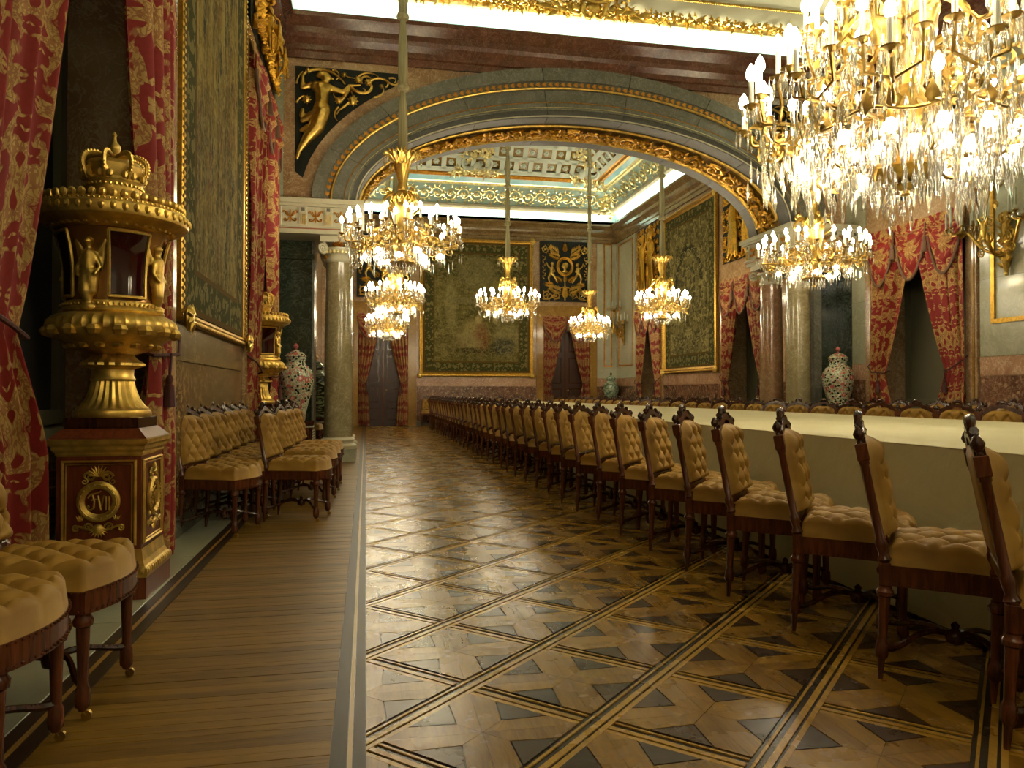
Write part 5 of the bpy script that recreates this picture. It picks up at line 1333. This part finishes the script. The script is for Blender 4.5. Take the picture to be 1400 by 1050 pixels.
# ------------------------------------------------------------------ spandrel reliefs beside the arch: nymph trailing foliage
def spandrel(mx):
    X = lambda x: XC + mx * (x - XC)
    t = thing('spandrel_relief', 'gilt nymph holding curling foliage on black spandrel %s' % ('beside the olive column' if mx > 0 else 'above the column pair by the flowered jar'), 'relief', (0, YA, 0), 0., 'spandrel reliefs')
    fx = lambda c: X(-1.06 + (380 + c / 5.833 - 404) / 90.5); fz = lambda c: 6.01 - (70 + c / 5.833 - 92) / 89.4
    pts = [(-1.06, 6.03)] + [(-1.06, 4.42)]
    for i in range(24):
        th = PI * (.955 - .26 * i / 23); p = ep(th, .86)
        if -1.05 < p[0] < .5 and p[1] < 6.02: pts.append(p)
    pts.append((.53, 6.03)); pts = [(X(x), z) for x, z in pts]
    if mx < 0: pts = pts[::-1]
    MB().prism(pts, -.012, .0).build('dark_ground', 'relief_ground', t, False)
    J = lambda a, b, y=-.06: (fx(a), y, fz(b)); K = 1 / 5.833 / 90
    caps = [(J(375, 255), J(378, 225), 22 * K, 22 * K), (J(300, 280), J(345, 285), 42 * K, 48 * K), (J(400, 290), J(345, 300), 38 * K, 48 * K), (J(345, 300), J(350, 400), 62 * K, 52 * K), (J(350, 400), J(345, 470), 52 * K, 72 * K),
            (J(265, 272), J(200, 300), 26 * K, 22 * K), (J(200, 300), J(200, 200), 21 * K, 15 * K), (J(200, 200), J(235, 165), 14 * K, 12 * K), (J(430, 292), J(515, 312), 28 * K, 21 * K), (J(515, 312), J(560, 262), 20 * K, 14 * K), (J(560, 255), J(650, 245), 12 * K, 8 * K),
            (J(350, 470), J(310, 600), 75 * K, 62 * K), (J(310, 600), J(235, 700), 62 * K, 42 * K), (J(235, 700), J(175, 800), 42 * K, 20 * K), (J(175, 800), J(158, 860), 18 * K, 14 * K), (J(270, 520), J(200, 560), 40 * K, 22 * K), (J(240, 620), J(190, 640), 34 * K, 16 * K), (J(200, 480), J(195, 520), 20 * K, 24 * K)]
    ells = [(J(380, 205), (40 * K, .05, 46 * K)), (J(355, 185, -.05), (50 * K, .05, 34 * K)), (J(430, 212, -.07), (16 * K, .02, 10 * K)), (J(325, 195, -.05), (26 * K, .04, 20 * K)), (J(320, 320, -.11), (24 * K, .03, 22 * K)), (J(385, 320, -.11), (24 * K, .03, 22 * K))]
    inst('nymph', blobmesh('nymph', 'gold', caps, ells, .013, 3), t)
    fo = MB()
    for a in range(7):
        q = a / 6; fo.tube([(fx(300 + 110 * q), -.12 + .02 * abs(q - .5), fz(480 + 40 * math.sin(q * PI))), (fx(250 + 100 * q), -.115, fz(600)), (fx(190 + 50 * q), -.09, fz(740))], [.010, .012, .006], 5)
    fo.build('drapery_folds', 'gold', t)
    v = MB()
    def br(P, r=.03): Q = bez(*[(fx(a), -.05, fz(b)) for a, b in P], n=18); v.tube(Q, [r * (1 - .6 * i / 18) for i in range(19)], 6)
    br([(240, 165), (330, 120), (440, 130), (530, 245)]); br([(560, 250), (620, 330), (760, 350), (800, 240), (720, 180), (690, 230), (735, 240)]); br([(700, 235), (760, 150), (880, 150), (900, 230), (850, 245)], .024); br([(560, 270), (520, 400), (440, 420), (460, 360), (500, 370)]); br([(600, 330), (580, 410), (480, 430), (465, 490)], .024); br([(575, 290), (600, 350), (590, 380)], .012)
    br([(660, 230), (640, 160), (720, 150), (740, 190)], .02); br([(860, 190), (920, 240), (960, 200)], .018); br([(150, 270), (165, 190), (200, 170)], .016); br([(510, 160), (540, 190), (620, 190)], .012)
    for P_ in ([(620, 200), (650, 130), (760, 120), (800, 170)], [(760, 330), (830, 330), (860, 260), (820, 230)], [(520, 330), (500, 390), (430, 360), (440, 320)], [(880, 170), (930, 150), (950, 180), (925, 200)], [(640, 310), (700, 300), (700, 270), (670, 265)], [(150, 420), (190, 340), (240, 350), (235, 400)], [(480, 430), (440, 460), (440, 520), (470, 540)], [(430, 140), (480, 130), (500, 200), (460, 210)]): br(P_, .016)
    for a, b, r in ((590, 375, 36), (715, 215, 26), (635, 200, 26), (520, 170, 18), (820, 240, 16), (240, 160, 22), (480, 380, 26), (230, 390, 30)):
        v.ell((fx(a), -.06, fz(b)), (r * K, .04, r * K), 8, 5)
        for k in range(9): leaf(v, (fx(a), -.055, fz(b)), k * .698, r * K * 1.35, r * K * .8, .02)
    v.build('foliage', 'gold', t)
    return t
spandrel(1); spandrel(-1)
# ------------------------------------------------------------------ chandeliers
def drop(mb, x, y, z, L, r):
    mb.add([(x, y, z), (x + r, y, z - L * .55), (x, y + r, z - L * .55), (x - r, y, z - L * .55), (x, y - r, z - L * .55), (x, y, z - L)],
           [(0, 1, 2), (0, 2, 3), (0, 3, 4), (0, 4, 1), (5, 2, 1), (5, 3, 2), (5, 4, 3), (5, 1, 4)])
cand = MB().lathe([(.013, 0), (.013, .13)], 8); CAND = {True: cand.mesh('candle', 'candle'), False: cand.mesh('candle_unlit', 'candle_unlit')}
bl = MB().lathe([(.006, .128), (.022, .142), (.028, .162), (.022, .188), (.008, .212), (.0, .222)], 8); BULB = bl.mesh('bulb', 'bulb')
wk = MB().lathe([(.005, .13), (.009, .145), (.003, .175), (0, .18)], 6); WICK = wk.mesh('dark_bulb', 'candle_unlit')
gl = MB().ell((0, 0, 0), (.030, .030, .036), 10, 7); GLOBE = gl.mesh('hanging_bulb', 'bulb')
def chandelier(loc, label, R=.80, arms=10, S=1., ztop=9.4, big=False, seed=1, group='lit crystal chandeliers'):
    """loc: lowest point. S scales the heights and fittings"""
    rq = random.Random(seed); t = thing('chandelier', label, 'chandelier', loc, rq.uniform(0, .6), group)
    zs = lambda z: z * S
    b = MB(); mod = lambda a, z: 1 + .06 * math.cos(10 * a)
    b.lathe([(0, 0), (.025 * S, .01 * S), (.018 * S, .03 * S), (.05 * S, .045 * S), (.06 * S, .06 * S), (.03 * S, .075 * S)], 20)
    b.lathe([(.03 * S, .075 * S), (.14 * S, .10 * S), (.17 * S, .13 * S), (.15 * S, .16 * S), (.09 * S, .19 * S), (.06 * S, .24 * S)], 40, mod=mod); b.build('lower_bowl', 'gold', t)
    c = MB().lathe([(.06 * S, .24 * S), (.10 * S, .28 * S), (.15 * S, .36 * S), (.16 * S, .42 * S), (.11 * S, .50 * S), (.08 * S, .56 * S), (.10 * S, .62 * S), (.13 * S, .72 * S), (.15 * S, .84 * S), (.16 * S, .94 * S), (.12 * S, 1.02 * S), (.06 * S, 1.08 * S), (.07 * S, 1.12 * S), (.05 * S, 1.18 * S), (.075 * S, 1.26 * S), (.095 * S, 1.36 * S), (.11 * S, 1.42 * S)], 40, mod=lambda a, z: 1 + .10 * math.cos(8 * a) * math.sin(z * 22 / S))
    so = c.build('stem', 'gold', t)
    f = MB()
    for k in range(4):
        a = k * PI / 2 + .4; ca, sa = math.cos(a), math.sin(a)
        P = bez((.14, .80), (.34, .86), (.34, 1.06), (.20, 1.02), n=14)  if False else [((.14 + .14 * math.sin(PI * q)) , .78 + .26 * q) for q in [i / 12 for i in range(13)]]
        f.tube([(r * S * ca, r * S * sa, z * S) for r, z in P], [.020 * S] * 13, 6)
        f.tube([((.22 + x) * S * ca, (.22 + x) * S * sa, (1.03 + z) * S) for x, z in spiral(0, 0, .055, 1.4, PI, -1)], .013 * S, 5)
    for k in range(14):
        a = k * 2 * PI / 14; st = len(f.v)
        for q in (-.5, 0, .5): leaf(f, (.0, 0, 0), PI / 2 + q, .16 * S, .05 * S, .03)
        f.xf(Matrix.Rotation(a, 4, 'Z') @ Matrix.Translation((.14 * S, 0, .88 * S)) @ Matrix.Rotation(PI / 2, 4, 'Z'), st)
    f.build('scroll_handles', 'gold', so)
    # flared corona at the top
    co = MB()
    for k in range(12):
        a = k * PI / 6; ca, sa = math.cos(a), math.sin(a); co.tube([(r * S * ca, r * S * sa, z * S) for r, z in ((.09, 1.40), (.11, 1.50), (.17, 1.57), (.23, 1.58), (.25, 1.54))], [.016 * S, .018 * S, .02 * S, .018 * S, .008 * S], 5)
        st = len(co.v); leaf(co, (0, 0, 0), PI / 2, .18 * S, .08 * S, .03); co.xf(Matrix.Rotation(a + .26, 4, 'Z') @ Matrix.Translation((.12 * S, 0, 1.46 * S)) @ Matrix.Rotation(PI / 2, 4, 'Z') @ Matrix.Rotation(.7, 4, 'X'), st)
    co.lathe([(.06 * S, 1.40 * S), (.11 * S, 1.46 * S), (.15 * S, 1.54 * S), (.14 * S, 1.55 * S), (.05 * S, 1.5 * S)], 24); co.build('corona', 'gold', t)
    # cloth sleeved rope with gathered collars
    zt = (ztop - loc[2]); rp = MB(); z = 1.5 * S; P = []
    seg = .95
    while z < zt - .01:
        L = min(seg, zt - z)
        for q, rr_ in ((0, .030), (.06, .050), (.2, .062), (.55, .058), (.85, .042), (.96, .032)): P.append((rr_, z + q * L))
        z += L
    P.append((.03, zt)); rp.lathe(P, 14, mod=lambda a, z: 1 + .10 * math.cos(5 * a)); ro = rp.build('rope_sleeve', 'rope_cloth', t)
    kn = MB(); z = 1.5 * S + seg
    while z < zt - .05:
        MB().lathe([(.03, z - .05), (.07, z - .04), (.085, z), (.07, z + .035), (.03, z + .045)], 16, mod=lambda a, z: 1 + .06 * math.cos(7 * a)).build('gathered_collar', 'rope_cloth', ro); z += seg
    # arms and candles
    cr = MB()
    def pan(mb, x, y, z, r): mb.lathe([(.006, z - .035), (.014, z - .02), (r, z - .004), (r * 1.05, z + .003), (.012, z + .002)], 10, c=(x, y, 0))
    def candle(x, y, z, par, lit=True):
        o = inst('candle', CAND[lit], par, (x, y, z), None, (S, S, S)); inst('bulb', BULB if lit else WICK, o); return o
    tips = []
    tiers = [(R, arms, .46, 3)] + ([(R * .66, 8, .80, 3), (R * .62, 6, .30, 1)] if big else [(R * .52, 7, .62, 1)])
    for ti, (Rt, n, zc, cl_) in enumerate(tiers):
        for k in range(n):
            a = 2 * PI * k / n + ti * .3 + rq.uniform(-.03, .03); ca, sa = math.cos(a), math.sin(a); A = MB(); zc2 = (zc + rq.uniform(-.02, .02)) * S
            pt = lambda r, z: (r * ca, r * sa, z)
            A.tube(bez(pt(.13 * S, zc2 - .02 * S), pt(Rt * .45, zc2 - .30 * S), pt(Rt * .75, zc2 + .10 * S), pt(Rt * .95, zc2 - .22 * S), pt(Rt * .93, zc2 - .03 * S), n=16), [(.014 + .003 * math.sin(i * 2.1)) * (S if not big else .9) for i in range(17)], 6)
            A.tube([pt(Rt * .55 + x, zc2 - .10 * S + z) for x, z in spiral(0, 0, .09 * S, 1.4, PI / 2, -1)], .010 * S, 5); A.tube([pt(Rt * .80 + x, zc2 - .14 * S + z) for x, z in spiral(0, 0, .06 * S, 1.3, PI, 1)], .009 * S, 5)
            for q in range(6):
                st = len(A.v); leaf(A, (0, 0, 0), rq.uniform(0, 6.28), .10 * S, .05 * S, .02); A.xf(Matrix.Translation(pt(Rt * rq.uniform(.3, .9), zc2 - rq.uniform(.02, .2) * S)) @ Matrix.Rotation(a, 4, 'Z'), st)
            spots = []
            for j in range(cl_):
                if cl_ == 1: r2, a2, z2 = Rt, a, zc2
                else: r2, a2, z2 = (Rt * .98, a, zc2) if j == 0 else (Rt * .88, a + (.17 if j == 1 else -.17) * (.8 / Rt) * S, zc2 + .10 * S)
                x, y = r2 * math.cos(a2), r2 * math.sin(a2); spots.append((x, y, z2))
                if j: A.tube([pt(Rt * .8, zc2 - .08 * S), (x * .97, y * .97, zc2 - .04 * S), (x, y, z2 - .02 * S)], .009 * S, 5)
                pan(A, x, y, z2, .042 * S)
            ao = A.build('arm', 'brass', t)
            for (x, y, z2) in spots:
                candle(x, y, z2, ao); tips.append((x, y, z2 + .21 * S))
                for q in range(6):
                    g = q * PI / 3; drop(cr, x + .042 * S * math.cos(g), y + .042 * S * math.sin(g), z2 - .004, rq.uniform(.07, .13) * S, .009 * S)
            for q in range(26 if big else 9): u_ = rq.uniform(-.2, .2); drop(cr, Rt * rq.uniform(.45, 1.02) * math.cos(a + u_), Rt * rq.uniform(.45, 1.02) * math.sin(a + u_), zc2 - rq.uniform(.0, .30) * S, rq.uniform(.09, .17) * S, .011 * S)
    # hanging lamps below the ring
    hb = []
    for k in range(12 if not big else 30):
        a = 2 * PI * k / (12 if not big else 30) + .2; r = R * (.62 if k % 2 else .42); z = (.22 if k % 2 else .18) * S; x, y = r * math.cos(a), r * math.sin(a)
        o = inst('hanging_lamp', GLOBE, t, (x, y, z), None, (S, S, S)); hb.append((x, y, z))
        for q in range(6): g = q * PI / 3; drop(cr, x + .05 * S * math.cos(g), y + .05 * S * math.sin(g), z + .05 * S, rq.uniform(.12, .2) * S, .010 * S)
    ring = MB(); ring.tube([(R * .64 * math.cos(a), R * .64 * math.sin(a), (.30 + .02 * math.cos(8 * a)) * S) for a in [2 * PI * i / 64 for i in range(64)]], .009 * S, 6, True)
    for k in range(6): a = k * PI / 3; ring.tube([(.12 * S * math.cos(a), .12 * S * math.sin(a), .34 * S), (R * .64 * math.cos(a), R * .64 * math.sin(a), .30 * S)], .010 * S, 5)
    for k in range(24):
        st = len(ring.v); leaf(ring, (0, 0, 0), PI / 2 + rq.uniform(-.4, .4), .13 * S, .07 * S, .03); a = k * PI / 12; ring.xf(Matrix.Rotation(a, 4, 'Z') @ Matrix.Translation((R * .64, 0, .28 * S)) @ Matrix.Rotation(PI / 2, 4, 'Z'), st)
    ring.build('lamp_ring', 'brass', t)
    for k in range(50 if not big else 200):
        a = rq.uniform(0, 2 * PI); r = R * rq.choice((.64, .64, .3, .45, .85, .2)); drop(cr, r * math.cos(a), r * math.sin(a), rq.uniform(.16, .42) * S, rq.uniform(.12, .22) * S, .012 * S)
    for k in range(22): a = k * 2 * PI / 22; drop(cr, .15 * S * math.cos(a), .15 * S * math.sin(a), .13 * S, .16 * S, .013 * S)
    for k in range(12): a = k * PI / 6; drop(cr, .25 * S * math.cos(a), .25 * S * math.sin(a), 1.53 * S, .15 * S, .012 * S)
    cr.build('crystal_drops', 'crystal', t, False)['kind'] = 'stuff'
    # the lamps' light
    n_l = 6; nb = len(tips) + len(hb)
    def lamp(p, e):
        d = bpy.data.lights.new('chandelier_light', 'POINT'); d.energy = e; d.shadow_soft_size = .035; d.color = (1., .815, .43)
        o = bpy.data.objects.new('chandelier_light', d); COL.objects.link(o); o.parent = t; o.location = p
    outer = tips[:arms * tiers[0][3]]
    for k in range(n_l): lamp(Vector(outer[int(k * len(outer) / n_l)]) + Vector((0, 0, .045)), BULB_P * nb * .72 / n_l)
    for k in (1, 5, 9): p = Vector(hb[k]); lamp((p.x * 1.15, p.y * 1.15, p.z - .07 * S), BULB_P * nb * .28 / 3)
    return t
chandelier((XC, 4.35, 2.36), 'huge near chandelier with two tiers of candles over the table', 1.06, 13, 1.28, big=True, seed=2)
c_l = chandelier((.47, 9.9, 2.64), 'lit crystal chandelier hanging before the arch near the olive column', .80, 10, 1., seed=3)
def again(loc, label, rz, s=None):
    c = dup(c_l, loc, rz, label)
    if s: c.scale = (s, s, 1)
    return c
again((6.50, 9.95, 2.62), 'lit crystal chandelier hanging before the arch near the flowered jar', .9)
again((XC - .03, 18.35, 2.86), 'lit chandelier in the middle of the far room before the scene tapestry', .3)
again((.47, -1.2, 2.64), 'lit crystal chandelier at the near end above the plank walk', .1); again((6.50, -1.2, 2.62), 'lit crystal chandelier at the near end above the far row of chairs', .7)
c_s = chandelier((6.50, 15.7, 2.60), 'smaller lit chandelier in front of the arched tapestry', .62, 9, .95, seed=5)
for loc, lb, r_ in (((6.50, 21.2, 2.58), 'smaller lit chandelier before the right double door', .5), ((.60, 15.7, 2.60), 'smaller lit chandelier just past the arch above the aisle', 1.1), ((.60, 21.2, 2.54), 'smaller lit chandelier before the left double door', .2)):
    dup(c_s, loc, r_, lb)
# ------------------------------------------------------------------ gilt wall sconces with unlit candles
def sconce(loc, rz, label):
    t = thing('wall_sconce', label, 'sconce', loc, rz, 'gilt wall sconces')
    b = MB()
    b.tube([(0, -.04, 0), (0, -.05, .15), (.02, -.05, .35), (0, -.05, .6), (0, -.05, .8)], [.02, .06, .045, .06, .03], 8)
    for k in range(14): leaf(b, (0, -.06, .06 + .05 * k), PI / 2 + (-1) ** k * 1.0, .16, .07, .03)
    b.ell((0, -.04, -.02), .03, 8, 5); b.build('wall_bracket', 'gold', t)
    a = MB(); a.tube(bez((0, -.06, .25), (0, -.30, .10), (0, -.40, .45), (0, -.42, .80), (0, -.30, 1.10), n=18), [.026] * 19, 7)
    for sx in (-1, 1):
        a.tube(bez((0, -.06, .30), (sx * .25, -.15, .20), (sx * .30, -.20, .45), (sx * .42, -.25, .60), n=16), [.022] * 17, 7)
        a.tube([(sx * .18 + x, -.16, .48 + z) for x, z in spiral(0, 0, .10, 1.5, PI / 2, sx)], .016, 6)
    
    for qx, qz, qr, qs in ((-.16, .42, .09, 1), (.16, .42, .09, -1), (-.10, .68, .07, -1), (.10, .68, .07, 1), (-.24, .28, .06, 1), (.24, .28, .06, -1), (0, .9, .06, 1)): a.tube([(qx + x, -.2, qz + z) for x, z in spiral(0, 0, qr, 1.6, PI / 2, qs)], .012, 6)
    for j in range(6): leaf(a, (rs.uniform(-.3, .3), -.2, rs.uniform(.25, .95)), rs.uniform(0, 6), .13, .06, .03)
    a.build('scroll_arm', 'gold', t)
    f = blobmesh('putto', 'gold', [((0, -.40, .50), (0, -.38, .68), .055, .06), ((-.06, -.38, .68), (-.14, -.40, .82), .026, .02), ((.06, -.38, .68), (.13, -.40, .80), .026, .02), ((-.03, -.40, .48), (-.05, -.46, .32), .042, .032), ((-.05, -.46, .32), (-.02, -.40, .18), .03, .02), ((.03, -.40, .48), (.06, -.44, .33), .042, .032), ((.06, -.44, .33), (.08, -.38, .2), .03, .02), ((0, -.38, .7), (0, -.38, .76), .025, .025)],
        [((0, -.39, .81), (.052, .055, .06)), ((0, -.445, .805), (.012, .014, .014)), ((0, -.375, .84), (.055, .055, .04))], .011, 3)
    inst('putto', f, t, (0, -.16, .22), None, (.6, .6, .6))
    for cx, cy, cz, n, r in ((0, -.36, 1.16, 10, .26), (-.52, -.26, .66, 8, .20), (.52, -.26, .66, 8, .20)):
        g = MB(); g.lathe([(.02, cz - .12), (.07, cz - .06), (.05, cz - .02), (.02, cz)], 14, c=(cx, cy, 0)); cr = MB(); sp = []
        for k in range(n):
            q = 2 * PI * k / n; x, y = cx + r * math.cos(q), cy + r * .8 * math.sin(q); g.tube(bez((cx, cy, cz - .03), (cx + .6 * (x - cx), cy + .6 * (y - cy), cz - .09), (x, y, cz - .06), (x, y, cz + .02), n=8), .009, 5)
            g.lathe([(.008, cz), (.035, cz + .022), (.036, cz + .028), (.01, cz + .026)], 8, c=(x, y, 0)); sp.append((x, y, cz + .025 + (.06 if k % 3 == 0 else 0)))
            for j in range(4): drop(cr, x + .034 * math.cos(j * 1.57), y + .034 * math.sin(j * 1.57), cz + .02, .08, .008)
        go = g.build('candle_branch', 'brass', t); cr.build('crystal_drops', 'crystal', go, False)['kind'] = 'stuff'
        for p in sp: inst('candle', CAND[False], go, p, None, (1.15, 1.15, 1.7))
    return t
s0 = sconce((XR - .03, 8.42, 2.66), RIGHT, 'gilt putto wall sconce with unlit candles beside the brocade window')
dup(s0, (XR - .04, 23.35, 2.68), RIGHT, 'gilt wall sconce with unlit candles on the pale panels of the far corner')
# ------------------------------------------------------------------ small security camera on the cornice
k = thing('security_camera', 'small black security camera perched on the cornice above the arch', 'camera', (7.18, YA - .20, ZC), .6)
MB().lathe([(.03, 0), (.03, .012), (.01, .014), (.01, .06)], 12).build('mount', 'black_metal', k)
MB().lathe([(.0, -.07), (.032, -.07), (.036, -.05), (.036, .07), (.028, .09), (.0, .085)], 16, mat=Matrix.Rotation(PI / 2, 3, 'X').to_4x4(), c=(0, 0, .085)).build('housing', 'black_metal', k)
